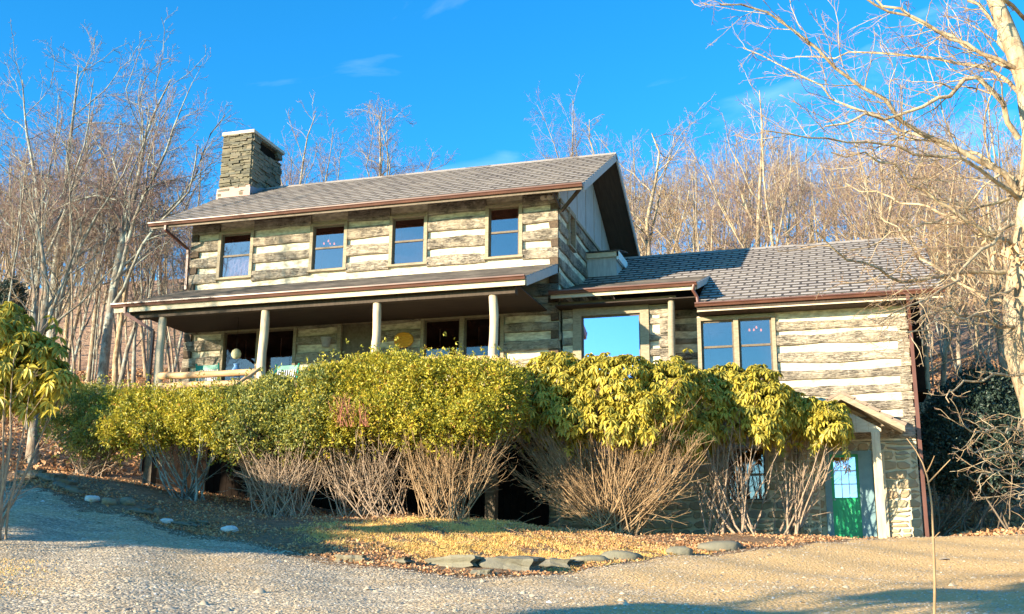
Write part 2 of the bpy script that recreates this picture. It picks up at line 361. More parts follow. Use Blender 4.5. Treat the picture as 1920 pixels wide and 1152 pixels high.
def m_ground():
    t = NT('leaf_litter_soil'); v = t.coords((1, 1, 1))
    g = t.noise(v, 0.5, 6, 0.65); h = t.noise(v, 9, 6, 0.7); k = t.noise(v, 34, 4, 0.7)
    c = t.mix(t.ramp(h, [(0.35, 0), (0.62, 1)]), (0.12, 0.075, 0.05), (0.34, 0.22, 0.14))
    c = t.mix(t.ramp(k, [(0.55, 0), (0.7, 1)]), c, (0.50, 0.33, 0.20))
    c = t.mix(t.math('MULTIPLY', t.ramp(g, [(0.4, 0), (0.7, 1)]), 0.35), c, (0.34, 0.24, 0.10))
    t.bump(t.math('ADD', h, t.math('MULTIPLY', k, 0.5)), 1.0, 0.06)
    return t.done(c, 0.95, 0.05)
M['ground'] = m_ground()
def m_hill():
    t = NT('far_leaf_litter'); v = t.coords((1, 1, 1))
    g = t.noise(v, 0.13, 6, 0.65); h = t.noise(v, 2.2, 6, 0.7)
    c = t.mix(t.ramp(h, [(0.35, 0), (0.65, 1)]), (0.24, 0.14, 0.095), (0.50, 0.33, 0.23))
    c = t.mix(t.math('MULTIPLY', t.ramp(g, [(0.4, 0), (0.7, 1)]), 0.4), c, (0.42, 0.30, 0.20))
    t.bump(h, 1.0, 0.3); return t.done(c, 0.95, 0.05)
M['hill'] = m_hill()
def m_gravel():
    t = NT('gravel'); v = t.coords((1, 1, 1))
    vo = t.n('ShaderNodeTexVoronoi'); t.l(v, vo.inputs['Vector']); vo.inputs['Scale'].default_value = 24
    sep = t.n('ShaderNodeSeparateColor'); t.l(vo.outputs['Color'], sep.inputs[0])
    c = t.ramp(sep.outputs[0], [(0, (0.24, 0.20, 0.15)), (0.4, (0.46, 0.37, 0.25)), (0.75, (0.60, 0.48, 0.31)), (1, (0.80, 0.70, 0.54))])
    g = t.noise(v, 0.45, 5, 0.65)
    sx = t.n('ShaderNodeSeparateXYZ'); t.l(v, sx.inputs[0]); xr = t.math('ADD', t.math('MULTIPLY', sx.outputs[0], 0.10), t.math('MULTIPLY', g, 0.9))
    dirt = t.math('MAXIMUM', t.math('MULTIPLY', t.ramp(g, [(0.44, 0), (0.6, 1)]), 0.5), t.ramp(xr, [(0.62, 0), (0.95, 1)]))
    k = t.noise(v, 14, 4, 0.7)
    tv = t.n('ShaderNodeMapping'); tv.inputs['Rotation'].default_value = (0, 0, 0.42); tv.inputs['Scale'].default_value = (0.07, 1.1, 1); t.l(v, tv.inputs[0])
    tk = t.ramp(t.noise(tv.outputs[0], 1.6, 5, 0.6, 0.7), [(0.42, 0), (0.5, 1), (0.56, 0)]); c = t.mix(t.math('MULTIPLY', tk, 0.45), c, (0.13, 0.11, 0.09))
    c = t.mix(t.math('MULTIPLY', dirt, 0.8), c, t.mix(k, (0.46, 0.27, 0.10), (0.74, 0.49, 0.21)))
    b1 = t.bump(t.math('SUBTRACT', 1.0, vo.outputs['Distance']), 0.8, 0.02)
    t.bump(t.noise(v, 45, 4, 0.7), 0.6, 0.012, b1)
    return t.done(c, 0.9, 0.15)
M['gravel'] = m_gravel()
def m_pebble():
    t = NT('pebbles')
    c = t.ramp(t.attr(), [(0, (0.20, 0.17, 0.14)), (0.35, (0.44, 0.36, 0.26)), (0.7, (0.62, 0.50, 0.33)), (0.93, (0.70, 0.56, 0.38)), (1, (0.78, 0.73, 0.64))])
    return t.done(c, 0.8, 0.2)
M['pebble'] = m_pebble()

# ------------------------------------------------------------------ terrain
# heights where the ground was read, then a thin-plate surface through them
ctrl = []
for (u, v, d) in [(0, 1152, 12), (480, 1152, 12), (960, 1152, 12), (1440, 1152, 12), (1920, 1152, 12),
                  (0, 1020, 20), (300, 1045, 18), (600, 1045, 19), (1000, 1060, 19.5), (1300, 1035, 22),
                  (830, 965, 25.3), (700, 965, 25.8), (520, 975, 25.8), (350, 942, 27), (150, 893, 28), (0, 905, 27),
                  (1180, 1005, 24.8), (1470, 1003, 28), (1640, 1013, 28.4), (1920, 1006, 28), (1800, 1007, 28),
                  (1920, 1080, 18), (1500, 1080, 18), (300, 1090, 14.5), (60, 890, 29)]:
    ctrl.append(tuple(PD(u, v, d)))
ctrl += [(7.5, -29.5, -3.8), (-8, -32, -3.4), (22, -30, -3.7), (7.5, -45, -4.6), (-20, -45, -4.0), (35, -45, -4.5),
         (-14, -20, -1.9), (-22, -14, -0.2), (18, -14, -2.0), (30, -10, -1.2), (16, -2, -1.2),
         (0, 0.5, -1.35), (4, 0.5, -1.35), (8, 0.6, -1.35), (11, 1.0, -1.2), (-6, -3, -0.6), (-12, -3, 0.2), (-12, 4, 1.0),
         (13, 6, -0.3), (-16, -8, 0.5), (-18, 0, 2.2), (-24, 6, 4.3), (-16, 12, 5.0), (0, 12, 2.0), (8, 12, 1.8), (16, 12, 2.6), (28, 8, 2.0),
         (-30, 25, 10.0), (-10, 25, 7.8), (8, 25, 6.5), (24, 25, 7.0), (45, 20, 6.5), (-50, 10, 7.0),
         (-40, 45, 20), (-15, 48, 18.5), (10, 48, 18), (35, 45, 17.5), (60, 40, 16.5),
         (-60, 80, 29), (-20, 80, 28.5), (20, 80, 28), (60, 80, 27), (-90, 30, 17), (90, 30, 10),
         (-120, 160, 31), (0, 160, 31), (120, 160, 30), (-120, -50, 0), (120, -50, -4), (0, -60, -5.5)]
ctrl = np.array(ctrl)
def _k(r2): return np.where(r2 > 0, 0.5*r2*np.log(np.maximum(r2, 1e-12)), 0.0)
_n = len(ctrl); _d2 = ((ctrl[:, None, :2]-ctrl[None, :, :2])**2).sum(-1)
_A = np.zeros((_n+3, _n+3)); _A[:_n, :_n] = _k(_d2)+np.eye(_n)*1.5
_A[:_n, _n] = 1; _A[:_n, _n+1:] = ctrl[:, :2]; _A[_n, :_n] = 1; _A[_n+1:, :_n] = ctrl[:, :2].T
_w = np.linalg.solve(_A, np.concatenate([ctrl[:, 2], [0, 0, 0]]))
def ZT(x, y):
    x = np.atleast_1d(np.asarray(x, float)); y = np.atleast_1d(np.asarray(y, float))
    sh = x.shape; q = np.stack([x.ravel(), y.ravel()], 1); out = np.empty(len(q))
    for i in range(0, len(q), 20000):
        c = q[i:i+20000]; d2 = ((c[:, None, :]-ctrl[None, :, :2])**2).sum(-1)
        out[i:i+20000] = _k(d2)@_w[:_n] + _w[_n] + c@_w[_n+1:]
    out = out.reshape(sh)
    # small swells and ruts
    out = out + 0.035*np.sin(x*1.1+0.6*np.sin(y*0.7))*np.sin(y*0.9+1.3) + 0.02*np.sin(x*2.7+y*1.9)
    return out
def zt(x, y): return float(ZT(x, y)[0])
def G(u, v, dmax=90.0, dmin=6.0):
    "ground point seen at a photo point"
    r = ray(u, v); h = math.hypot(r[0], r[1]); ds = np.arange(dmin, dmax, 0.1)
    pts = CAM[None, :] + r[None, :]*(ds/h)[:, None]
    below = pts[:, 2] < ZT(pts[:, 0], pts[:, 1])
    if not below.any(): p = pts[int(np.argmin(pts[:, 2]-ZT(pts[:, 0], pts[:, 1])))]
    else: p = pts[int(np.argmax(below))]
    return np.array([p[0], p[1], zt(p[0], p[1])])

def grid_mesh(name, xs, ys, zoff, mat, keep=None):
    X, Y = np.meshgrid(xs, ys); Z = ZT(X, Y)+zoff
    V = np.stack([X, Y, Z], -1).reshape(-1, 3); nx, ny = len(xs), len(ys)
    i, j = np.meshgrid(np.arange(nx-1), np.arange(ny-1)); a = (j*nx+i).ravel()
    Fq = np.stack([a, a+1, a+nx+1, a+nx], 1)
    return np_mesh(name, V, Fq, mat, smooth=True)
def warp(lo, hi, c, n, p=2.2):
    t = np.linspace(-1, 1, n); s = np.sign(t)*np.abs(t)**p
    return np.where(s < 0, c+s*(c-lo), c+s*(hi-c))
ground = grid_mesh('ground', warp(-140, 140, 1, 330), warp(-70, 170, -8, 330), 0.0, [M['ground'], M['hill']])
tag(ground, kind='structure')
_me = ground.data; _c = np.empty(len(_me.polygons)*3, dtype=np.float32); _me.polygons.foreach_get('center', _c); _c = _c.reshape(-1, 3)
_me.polygons.foreach_set('material_index', ((_c[:, 1] > 6) | (_c[:, 0] < -15)).astype(np.int32))

edge_px = [(-260, 885), (-120, 893), (0, 900), (60, 912), (120, 930), (200, 957), (300, 985), (400, 1008), (500, 1025), (600, 1046), (700, 1064), (800, 1076),
           (900, 1084), (1000, 1082), (1100, 1068), (1200, 1052), (1300, 1040), (1400, 1030), (1500, 1022), (1560, 1018), (1640, 1013.5),
           (1730, 1011), (1830, 1008), (1920, 1007), (2050, 1006), (2300, 1010)]
edge_w = []
for (u, v) in edge_px: edge_w.append(G(u, v)[:2])
edge_w = np.array(edge_w)
edge_w[-6:, 1] = np.maximum(edge_w[-6:, 1], -1.0)   # the drive runs up to the door wall
def resample(p, n):
    s = np.concatenate([[0], np.cumsum(np.linalg.norm(np.diff(p, axis=0), axis=1))]); t = np.linspace(0, s[-1], n)
    return np.stack([np.interp(t, s, p[:, k]) for k in range(p.shape[1])], 1)
ew = resample(edge_w, 260); ew += 0.10*np.stack([np.sin(np.arange(260)*0.9), np.sin(np.arange(260)*1.37+2)], 1)*0.6
near = np.stack([np.linspace(-42, 42, 260), np.full(260, -40.0)], 1)
tt = np.linspace(0, 1, 150)**1.3
XY = ew[None]*(1-tt)[:, None, None] + near[None]*tt[:, None, None]
Zd = ZT(XY[..., 0], XY[..., 1]); lift = np.minimum(0.02, tt*0.4)[:, None]
V = np.concatenate([XY, (Zd+lift-0.004)[..., None]], -1).reshape(-1, 3)
i, j = np.meshgrid(np.arange(259), np.arange(149)); a = (j*260+i).ravel()
drive = np_mesh('driveway', V, np.stack([a, a+260, a+261, a+1], 1), M['gravel'], smooth=True); tag(drive, kind='structure')
def in_drive(x, y):
    "is a point on the gravel: nearer than the edge line as seen from the near side"
    ex = np.interp(x, ew[:, 0], ew[:, 1]); return y < ex-0.02
_o = np.argsort(ew[:, 0]); _ex, _ey = ew[_o, 0], ew[_o, 1]
def edge_y(x): return np.interp(x, _ex, _ey)

# ------------------------------------------------------------------ log walls, roofs, windows
def wav(n, amp, seed):
    r = np.random.RandomState(seed); a = r.uniform(-1, 1, n+4); k = np.array([.2, .3, .3, .2]); return np.convolve(a, k, 'valid')[:n]*amp*1.6
_seed = [100]
def cut(a0, a1, z0, z1, openings):
    iv = [(a0, a1)]
    for (o0, o1, p0, p1) in openings:
        if p1 <= z0+0.03 or p0 >= z1-0.03: continue
        nv = []
        for (s, e) in iv:
            if o1 <= s or o0 >= e: nv.append((s, e)); continue
            if o0 > s: nv.append((s, o0))
            if o1 < e: nv.append((o1, e))
        iv = nv
    return [q for q in iv if q[1]-q[0] > 0.06]
def log_course(mb, a0, a1, zb, zt_, plane, axis, depth=0.08, tone=None):
    _seed[0] += 1; sd = _seed[0]; rr = np.random.RandomState(sd)
    n = max(2, int((a1-a0)/0.30)+1); xs = np.linspace(a0, a1, n)
    wb = wav(n, 0.042, sd*3); wt = wav(n, 0.042, sd*3+1); wd = wav(n, 0.018, sd*3+2)
    tone = rr.uniform(0, 1) if tone is None else tone
    ring = []
    for k in range(n):
        b_, t_ = zb+wb[k], zt_+wt[k]; h = t_-b_; d = depth+wd[k]
        sec = [(0.02, b_), (-d*0.75, b_+0.012), (-d, b_+0.05), (-d*1.05, b_+h*0.5), (-d, t_-0.05), (-d*0.7, t_-0.012), (0.02, t_)]
        ring.append([((xs[k], plane+q[0], q[1]) if axis == 'x' else (plane-q[0], xs[k], q[1])) for q in sec])
    b = len(mb.v)
    for r_ in ring: mb.v += [tuple(map(float, q)) for q in r_]
    m = 7
    for k in range(n-1):
        for j in range(m-1):
            q = [b+k*m+j, b+(k+1)*m+j, b+(k+1)*m+j+1, b+k*m+j+1]
            if axis == 'x': q = q[::1]
            mb.f.append(q); mb.m.append(0); mb.uv.append(None); mb.r.append(tone)
    mb.f.append([b+j for j in range(m)]); mb.m.append(0); mb.uv.append(None); mb.r.append(tone)
    mb.f.append([b+(n-1)*m+j for j in range(m)][::-1]); mb.m.append(0); mb.uv.append(None); mb.r.append(tone)
def slab(mb, a0, a1, z0, z1, openings, plane, axis, th=0.18, m=1, inset=0.015):
    as_ = sorted(set([a0, a1]+[min(max(q, a0), a1) for o in openings for q in o[:2]]))
    zs = sorted(set([z0, z1]+[min(max(q, z0), z1) for o in openings for q in o[2:]]))
    for i in range(len(as_)-1):
        for j in range(len(zs)-1):
            ca, cz = (as_[i]+as_[i+1])/2, (zs[j]+zs[j+1])/2
            if as_[i+1]-as_[i] < 1e-4 or zs[j+1]-zs[j] < 1e-4: continue
            if any(o[0] < ca < o[1] and o[2] < cz < o[3] for o in openings): continue
            if axis == 'x': mb.box(as_[i], as_[i+1], plane+inset, plane+inset+th, zs[j], zs[j+1], m)
            else: mb.box(plane-inset-th, plane-inset, as_[i], as_[i+1], zs[j], zs[j+1], m)
def log_wall(name, parent, a0, a1, z0, z1, starts, openings, plane, axis, mat, hs=None, endsq=None):
    mb = MB(); slab(mb, a0, a1, z0, z1, openings, plane, axis)
    for k, (b_, t_) in enumerate(starts):
        for (s, e) in cut(a0, a1, b_, t_, openings): log_course(mb, s, e, b_, t_, plane, axis)
    return mb

def tile_slope(mb, x0, x1, e, r_, course=0.35, m=0, flip=False):
    "tiled courses on the slope from eave point e=(y,z) to ridge point r_=(y,z)"
    e = np.array(e, float); r_ = np.array(r_, float); L = np.linalg.norm(r_-e); d = (r_-e)/L
    nrm = np.array([-d[1], d[0]]);
    if nrm[1] < 0: nrm = -nrm
    n = max(1, int(round(L/course))); s = L/n
    _seed[0] += 1; ro = random.Random(_seed[0])
    for k in range(n):
        ju = ro.uniform(-.03, .03); kk = k+2*ro.randint(0, 30)
        a = e+d*(s*k); b = e+d*min(L, s*(k+1)+0.03); t0, t1 = 0.045, 0.012
        A = a+nrm*t0; B = b+nrm*t1; A2 = a+nrm*0.004
        nx = max(1, int((x1-x0)/3.0)); xs = np.linspace(x0, x1, nx+1)
        for i in range(nx):
            p, q = xs[i], xs[i+1]; jl, jr = 0, 0
            mb.poly([(p, A[0], A[1]), (q, A[0], A[1]), (q, B[0], B[1]), (p, B[0], B[1])], m,
                    [(p+ju, kk*0.285+0.001), (q+ju, kk*0.285+0.001), (q+ju, (kk+1)*0.285-0.001), (p+ju, (kk+1)*0.285-0.001)])
            mb.poly([(p, A2[0], A2[1]), (q, A2[0], A2[1]), (q, A[0], A[1]), (p, A[0], A[1])], m,
                    [(p+ju, kk*0.285+0.002), (q+ju, kk*0.285+0.002), (q+ju, kk*0.285+0.006), (p+ju, kk*0.285+0.006)])
        for xx in (x0, x1):
            mb.poly([(xx, A2[0], A2[1]), (xx, A[0], A[1]), (xx, B[0], B[1])], m, [(xx, .1), (xx, .12), (xx, .14)])
def deck(mb, x0, x1, e, r_, th=0.12, m=0):
    e = np.array(e, float); r_ = np.array(r_, float); d = (r_-e)/np.linalg.norm(r_-e); n = np.array([-d[1], d[0]])
    if n[1] < 0: n = -n
    a, b = e-n*th, r_-n*th
    mb.hexa([(x0, a[0], a[1]), (x1, a[0], a[1]), (x1, b[0], b[1]), (x0, b[0], b[1]), (x0, e[0], e[1]), (x1, e[0], e[1]), (x1, r_[0], r_[1]), (x0, r_[0], r_[1])], m)
def barge(mb, x, e, r_, w=0.03, h=0.2, m=0, off=0.01):
    e = np.array(e, float); r_ = np.array(r_, float); d = (r_-e)/np.linalg.norm(r_-e); n = np.array([-d[1], d[0]])
    if n[1] < 0: n = -n
    t0, t1 = e+n*off, r_+n*off; a, b = e-n*h, r_-n*h
    mb.hexa([(x-w/2, a[0], a[1]), (x+w/2, a[0], a[1]), (x+w/2, b[0], b[1]), (x-w/2, b[0], b[1]),
             (x-w/2, t0[0], t0[1]), (x+w/2, t0[0], t0[1]), (x+w/2, t1[0], t1[1]), (x-w/2, t1[0], t1[1])], m)
def gutter(mb, x0, x1, y, z, m=0):
    "K-shaped gutter hung on the eave at (y,z top back), open at the top"
    pr = [(0.0, 0.0), (0.0, -0.11), (-0.075, -0.11), (-0.095, -0.06), (-0.125, -0.035), (-0.125, 0.0), (-0.112, 0.0), (-0.112, -0.03),
          (-0.085, -0.052), (-0.068, -0.098), (-0.012, -0.098), (-0.012, 0.0)]
    b = len(mb.v); k = len(pr); n = max(1, int((x1-x0)/3)); xs = np.linspace(x0, x1, n+1)
    for x in xs:
        for q in pr: mb.v.append((float(x), y+q[0], z+q[1]))
    for i in range(n):
        for j in range(k):
            mb.f.append([b+i*k+j, b+i*k+(j+1) % k, b+(i+1)*k+(j+1) % k, b+(i+1)*k+j]); mb.m.append(m); mb.uv.append(None); mb.r.append(.5)
    for xx in (x0, x1):
        mb.poly([(xx, y, z), (xx, y, z-0.11), (xx, y-0.075, z-0.11), (xx, y-0.095, z-0.06), (xx, y-0.125, z-0.035), (xx, y-0.125, z)], m)

house = thing('log_house', 'two storey hewn log house with white chinking, long front porch and lower right wing', 'house', (-1.5, 3.0, -1.4))

# window builder: frame sub-part inside the window part
def window(parent, x0, x1, z0, z1, y, cols=1, hung=True, fr=0.10, glass='glass', grid=None, reflection_sheet=False, trim='trim', name='window', deep=0.55, head=None):
    f = MB(); o = 0.092                       # casing stands proud of the logs
    f.box(x0, x0+fr, y-o, y+0.12, z0, z1); f.box(x1-fr, x1, y-o, y+0.12, z0, z1)
    f.box(x0+fr, x1-fr, y-o+0.004, y+0.12, z1-fr*0.9, z1)
    f.box(x0-0.03, x1+0.03, y-o-0.03, y+0.12, z0-0.06, z0)
    gx0, gx1, gz0, gz1 = x0+fr, x1-fr, z0, z1-fr*0.9
    cw = (gx1-gx0)/cols; mull = 0.13
    w = f.build(name, M[trim], parent)
    for c in range(cols):
        a = gx0+c*cw + (mull/2 if c else 0); b = gx0+(c+1)*cw - (mull/2 if c < cols-1 else 0)
        if c:
            q = MB(); q.box(a-mull, a, y-o+0.004, y+0.12, gz0, gz1); q.build('mullion', M[trim], w)
        s = MB(); t = 0.05; zm = (gz0+gz1)/2
        s.box(a, a+t, y, y+0.05, gz0, gz1); s.box(b-t, b, y, y+0.05, gz0, gz1)
        s.box(a+t, b-t, y+0.002, y+0.05, gz0, gz0+t); s.box(a+t, b-t, y+0.002, y+0.05, gz1-t, gz1)
        if hung: s.box(a+t, b-t, y-0.012, y+0.05, zm-0.028, zm+0.028)
        if grid:
            nx, nz = grid
            for k in range(1, nx): xx = a+t+(b-a-2*t)*k/nx; s.box(xx-0.011, xx+0.011, y+0.004, y+0.04, gz0+t, gz1-t)
            for k in range(1, nz): zz = gz0+t+(gz1-gz0-2*t)*k/nz; s.box(a+t, b-t, y+0.006, y+0.04, zz-0.011, zz+0.011)
        s.build('sash', M['sash'], w)
        g = MB(); g.box(a+t-0.01, b-t+0.01, y+0.022, y+0.028, gz0+t-0.01, gz1-t+0.01); g.build('pane', M[glass], w)
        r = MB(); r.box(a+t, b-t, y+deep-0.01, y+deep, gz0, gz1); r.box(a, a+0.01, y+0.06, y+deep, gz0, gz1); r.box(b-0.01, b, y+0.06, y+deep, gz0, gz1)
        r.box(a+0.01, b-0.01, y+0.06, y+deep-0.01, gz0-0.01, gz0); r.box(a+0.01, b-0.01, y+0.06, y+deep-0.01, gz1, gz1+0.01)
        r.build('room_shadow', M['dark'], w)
        if reflection_sheet:
            cu = MB(); rr = np.random.RandomState(5); n = 14; rows = 5
            P_ = [[(a+t+(b-a-2*t)*i/n, y+0.13+0.035*math.sin(i*2.4+j*1.3)+0.02*rr.rand(), gz0+t+(zm-gz0)*0.9*j/rows) for i in range(n+1)] for j in range(rows+1)]
            for j in range(rows):
                for i in range(n): cu.poly([P_[j][i], P_[j][i+1], P_[j+1][i+1], P_[j+1][i]])
            cu.build('reflection_sheet', M['pink'], w)  # crumpled pink sheet stands in for sunlit branches reflected in the pane
    return w

# ---- main block
YR, ZR, ZE, OE = 3.965, 11.12, 8.36, 0.958        # ridge, eave
MAINX0, MAINX1 = -13.0, 0.944
win_up = [(-11.08, -9.84, 6.70, 8.22), (-7.88, -6.63, 6.72, 8.22), (-5.24, -4.02, 6.70, 8.24), (-2.20, -1.07, 6.70, 8.30)]
win_low = [(-10.74, -8.16, 3.05, 5.03), (-6.82, -5.55, 2.35, 5.10), (-4.14, -1.60, 3.72, 5.03)]
starts = [(8.17, 8.52), (7.64, 7.99), (7.10, 7.44), (6.55, 6.88), (6.02, 6.34), (5.46, 5.80), (4.93, 5.25), (4.40, 4.72), (3.86, 4.19), (3.33, 3.64), (2.80, 3.11), (2.36, 2.62)]
mb = log_wall('wall', house, -12.06, 0.0, 2.30, 8.56, starts, win_up+win_low, 0.0, 'x', M['log_x'])
# end grain of the gable logs showing at both corners
for cx, sgn in ((0.0, -1), (-12.06, 1)):
    for k in range(len(starts)-1):
        zb, zt_ = starts[k+1][1]-0.02, starts[k][0]+0.02
        w_ = U(0.20, 0.30); a, b = (cx-w_, cx) if sgn < 0 else (cx, cx+w_)
        mb.hexa([(a, -0.07, zb+.03+U(-.02, .02)), (b, -0.075, zb+.03), (b, 0.02, zb), (a, 0.02, zb), (a+U(-.03, .03), -0.07, zt_), (b, -0.075, zt_), (b, 0.02, zt_), (a, 0.02, zt_)], 2, U(0, .4))
mb.build('front_wall', [M['log_x'], M['chink'], M['endgrain']], house)
# gable end (faces right) and the far left end
gy = [(s-0.27, t-0.27) for s, t in starts]; gw = (1.03, 1.86, 7.28, 8.42)
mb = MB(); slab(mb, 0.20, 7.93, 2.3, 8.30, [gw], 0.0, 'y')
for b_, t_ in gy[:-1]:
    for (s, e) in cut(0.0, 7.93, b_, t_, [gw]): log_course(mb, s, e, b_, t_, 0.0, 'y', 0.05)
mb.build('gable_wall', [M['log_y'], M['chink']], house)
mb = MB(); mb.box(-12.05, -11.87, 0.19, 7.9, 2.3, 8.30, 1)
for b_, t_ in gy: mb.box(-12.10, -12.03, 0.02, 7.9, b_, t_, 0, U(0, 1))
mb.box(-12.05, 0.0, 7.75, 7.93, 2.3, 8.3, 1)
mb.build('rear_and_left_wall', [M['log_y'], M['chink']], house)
slm = (ZR-ZE)/(YR+OE)
mb = MB(); zg = lambda y: ZE+(y+OE)*slm-0.2 if y < YR else ZE+(2*YR-y+OE)*slm-0.2
for xx in (-0.16, -12.0):
    mb = MB()
    pts = [(0.0, 8.30), (7.93, 8.30), (7.93, zg(7.93)), (YR, zg(YR)), (0.0, zg(0.0))]
    a = [(xx+0.13, p[0], p[1]) for p in pts]; b = [(xx, p[0], p[1]) for p in pts]
    mb.poly(a); mb.poly(b[::-1])
    for k in range(5): mb.poly([a[k], b[k], b[(k+1) % 5], a[(k+1) % 5]])
    mb.build('gable_siding', M['siding'], house)
mb = MB(); mb.box(-0.02, 0.07, 0.05, 7.93, 8.27, 8.36)
for k in range(1, 6): mb.box(-0.03, -0.018, k*1.22, k*1.22+0.02, 8.36, zg(k*1.22)-0.02)
mb.build('gable_trim_board', M['trim'], house)
# gable window: trim, sash, glass
def side_window(x, y0, y1, z0, z1):
    f = MB(); t = 0.09
    f.box(x-0.15, x+0.08, y0, y0+t, z0, z1); f.box(x-0.15, x+0.08, y1-t, y1, z0, z1); f.box(x-0.15, x+0.077, y0+t, y1-t, z1-t, z1); f.box(x-0.15, x+0.1, y0-0.02, y1+0.02, z0-0.05, z0)
    w = f.build('window', M['trim'], house)
    s = MB(); zm = (z0+z1)/2; s.box(x-0.08, x-0.03, y0+t, y1-t, zm-0.03, zm+0.03); s.box(x-0.08, x-0.032, y0+t, y1-t, z0, z0+.05)
    s.build('sash', M['sash'], w)
    g = MB(); g.box(x-0.07, x-0.064, y0+t, y1-t, z0, z1-t); g.build('pane', M['glass'], w)
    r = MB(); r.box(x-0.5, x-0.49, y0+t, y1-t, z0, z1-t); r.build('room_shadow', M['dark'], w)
    return w
side_window(0.0, *gw)
for k, (a, b, c, d) in enumerate(win_up): window(house, a, b, c, d, 0.0, reflection_sheet=(k == 0))
window(house, *win_low[2], 0.0, cols=2, hung=False, deep=1.2, glass='glass3')
window(house, *win_low[0], 0.0, cols=2, hung=False, deep=1.2, glass='glass3')
# entry door deep in the porch shade
dr = MB(); x0, x1, z0, z1 = win_low[1]
dr.box(x0, x0+0.12, -0.07, 0.12, z0, z1); dr.box(x1-0.12, x1, -0.07, 0.12, z0, z1); dr.box(x0+.12, x1-.12, -0.066, 0.12, z1-0.12, z1)
fd = dr.build('door', M['trim'], house)
dr = MB(); dr.box(x0+.12, x1-.12, 0.05, 0.10, z0, z1-.12); dr.box(x0+.25, x0+.60, 0.03, 0.06, z0+.2, z0+.95); dr.box(x0+.68, x1-.25, 0.03, 0.06, z0+.2, z0+.95)
dr.build('door_leaf', M['sash'], fd)
# roof
roof_l = []
E1, R1 = (-OE, ZE), (YR, ZR); E2 = (2*YR+OE, ZE)
mb = MB(); tile_slope(mb, MAINX0, MAINX1, E1, R1); tile_slope(mb, MAINX0, MAINX1, E2, R1)
mb.hexa([(MAINX0, YR-.12, ZR-.05), (MAINX1, YR-.12, ZR-.05), (MAINX1, YR+.12, ZR-.05), (MAINX0, YR+.12, ZR-.05), (MAINX0, YR-.02, ZR+.06), (MAINX1, YR-.02, ZR+.06), (MAINX1, YR+.02, ZR+.06), (MAINX0, YR+.02, ZR+.06)])
mroof = mb.build('roof', M['shingle'], house)
mb = MB(); deck(mb, MAINX0+.02, MAINX1-.02, E1, R1, 0.13); deck(mb, MAINX0+.02, MAINX1-.02, E2, R1, 0.13)
mb.build('soffit', M['soffit'], mroof)
for (bx_, be_) in ((MAINX1, E1), (MAINX1, E2), (MAINX0, E1), (MAINX0, E2)): mb = MB(); barge(mb, bx_, be_, R1, 0.04, 0.2); mb.build('barge_board', M['barge'], mroof)
mb = MB(); mb.box(MAINX0+.02, MAINX1-.03, -OE-.015, -OE+.02, ZE-.16, ZE-.005); mb.build('fascia', M['sash'], mroof)
mb = MB(); gutter(mb, MAINX0-.02, MAINX1+.0, -OE-.018, ZE+.02); mb.build('gutter', M['gutter'], mroof)
# knee brace and pair of floodlights at the corner
mb = MB(); mb.beam((0.10, -0.02, 7.95), (0.82, -0.80, 8.28), 0.07, 0.09); mb.build('knee_brace', M['soffit'], house)
mb = MB(); mb.beam((0.03, .02, 8.05), (0.03, -0.75, 8.28), 0.06, 0.09); mb.build('knee_brace', M['soffit'], house)
mb = MB()
for dx in (0, -0.2):
    mb.tube([(-0.22+dx, -0.22, 8.33), (-0.18+dx, -0.36, 8.27)], [0.04, 0.075], 10)
mb.box(-.45, -.12, -0.22, -0.10, 8.30, 8.40); mb.build('floodlight', M['cap'], house)
# upper left downspout
mb = MB(); p = [(-12.42, -1.0, 8.27), (-12.42, -1.0, 8.12), (-12.14, -0.12, 7.72), (-12.14, -0.10, 7.55), (-12.12, -0.10, 6.40)]
for q in range(len(p)-1): mb.beam(p[q], p[q+1], 0.07, 0.08)
mb.build('downspout', M['pipe'], house)

# ---- chimney: stacked ledge stones on two faces
def ledge_face(mb, o, ax, nrm, w_fn, z0, z1, hmin, hmax, lmin, lmax, seed, hole=None, prot=0.045):
    rr = random.Random(seed); z = z0
    while z < z1-0.02:
        h = min(rr.uniform(hmin, hmax), z1-z); s0, s1 = w_fn(z); s = s0
        while s < s1-0.02:
            l = rr.uniform(lmin, lmax)
            if s1-(s+l) < lmin*0.7: l = s1-s
            e = min(s1, s+l); c = (s+e)/2
            if not (hole and hole[0] < c < hole[1] and hole[2] < z+h/2 < hole[3]):
                pr = rr.uniform(0.01, prot); g = 0.006
                def pt(a, d, zz): return (o[0]+ax[0]*a+nrm[0]*d, o[1]+ax[1]*a+nrm[1]*d, zz)
                j = lambda: rr.uniform(-0.012, 0.012)
                za, zb2, zc, zd = z+g+j(), z+g+j(), z+h-g+j(), z+h-g+j()
                mb.hexa([pt(s+g, pr, za), pt(e-g, pr+j(), zb2), pt(e-g, -0.1, zb2), pt(s+g, -0.1, za), pt(s+g+j(), pr+j(), zc), pt(e-g, pr+j(), zd), pt(e-g, -0.1, zd), pt(s+g, -0.1, zc)], 0, rr.random())
            s = e
        z += h
mb = MB(); cx0, cx1, cy0, cy1 = -13.02, -11.86, 2.86, 4.95
flare = lambda z: 0.10*max(0, (12.9-z)/3.2)
wf = lambda z: (0.0-flare(z)*.6, cx1-cx0+flare(z)*.1)
ledge_face(mb, (cx0, cy0, 0), (1, 0), (0, -1), wf, 10.2, 12.84, .05, .12, .12, .5, 3, prot=.085)
ledge_face(mb, (cx1, cy0, 0), (0, 1), (1, 0), lambda z: (0, cy1-cy0), 10.2, 12.84, .06, .13, .2, .55, 4, hole=(0.38, 1.82, 12.38, 12.75), prot=.07)
ledge_face(mb, (cx0, cy0, 0), (0, 1), (-1, 0), lambda z: (0, cy1-cy0), 10.0, 12.84, .10, .2, .3, .7, 5)
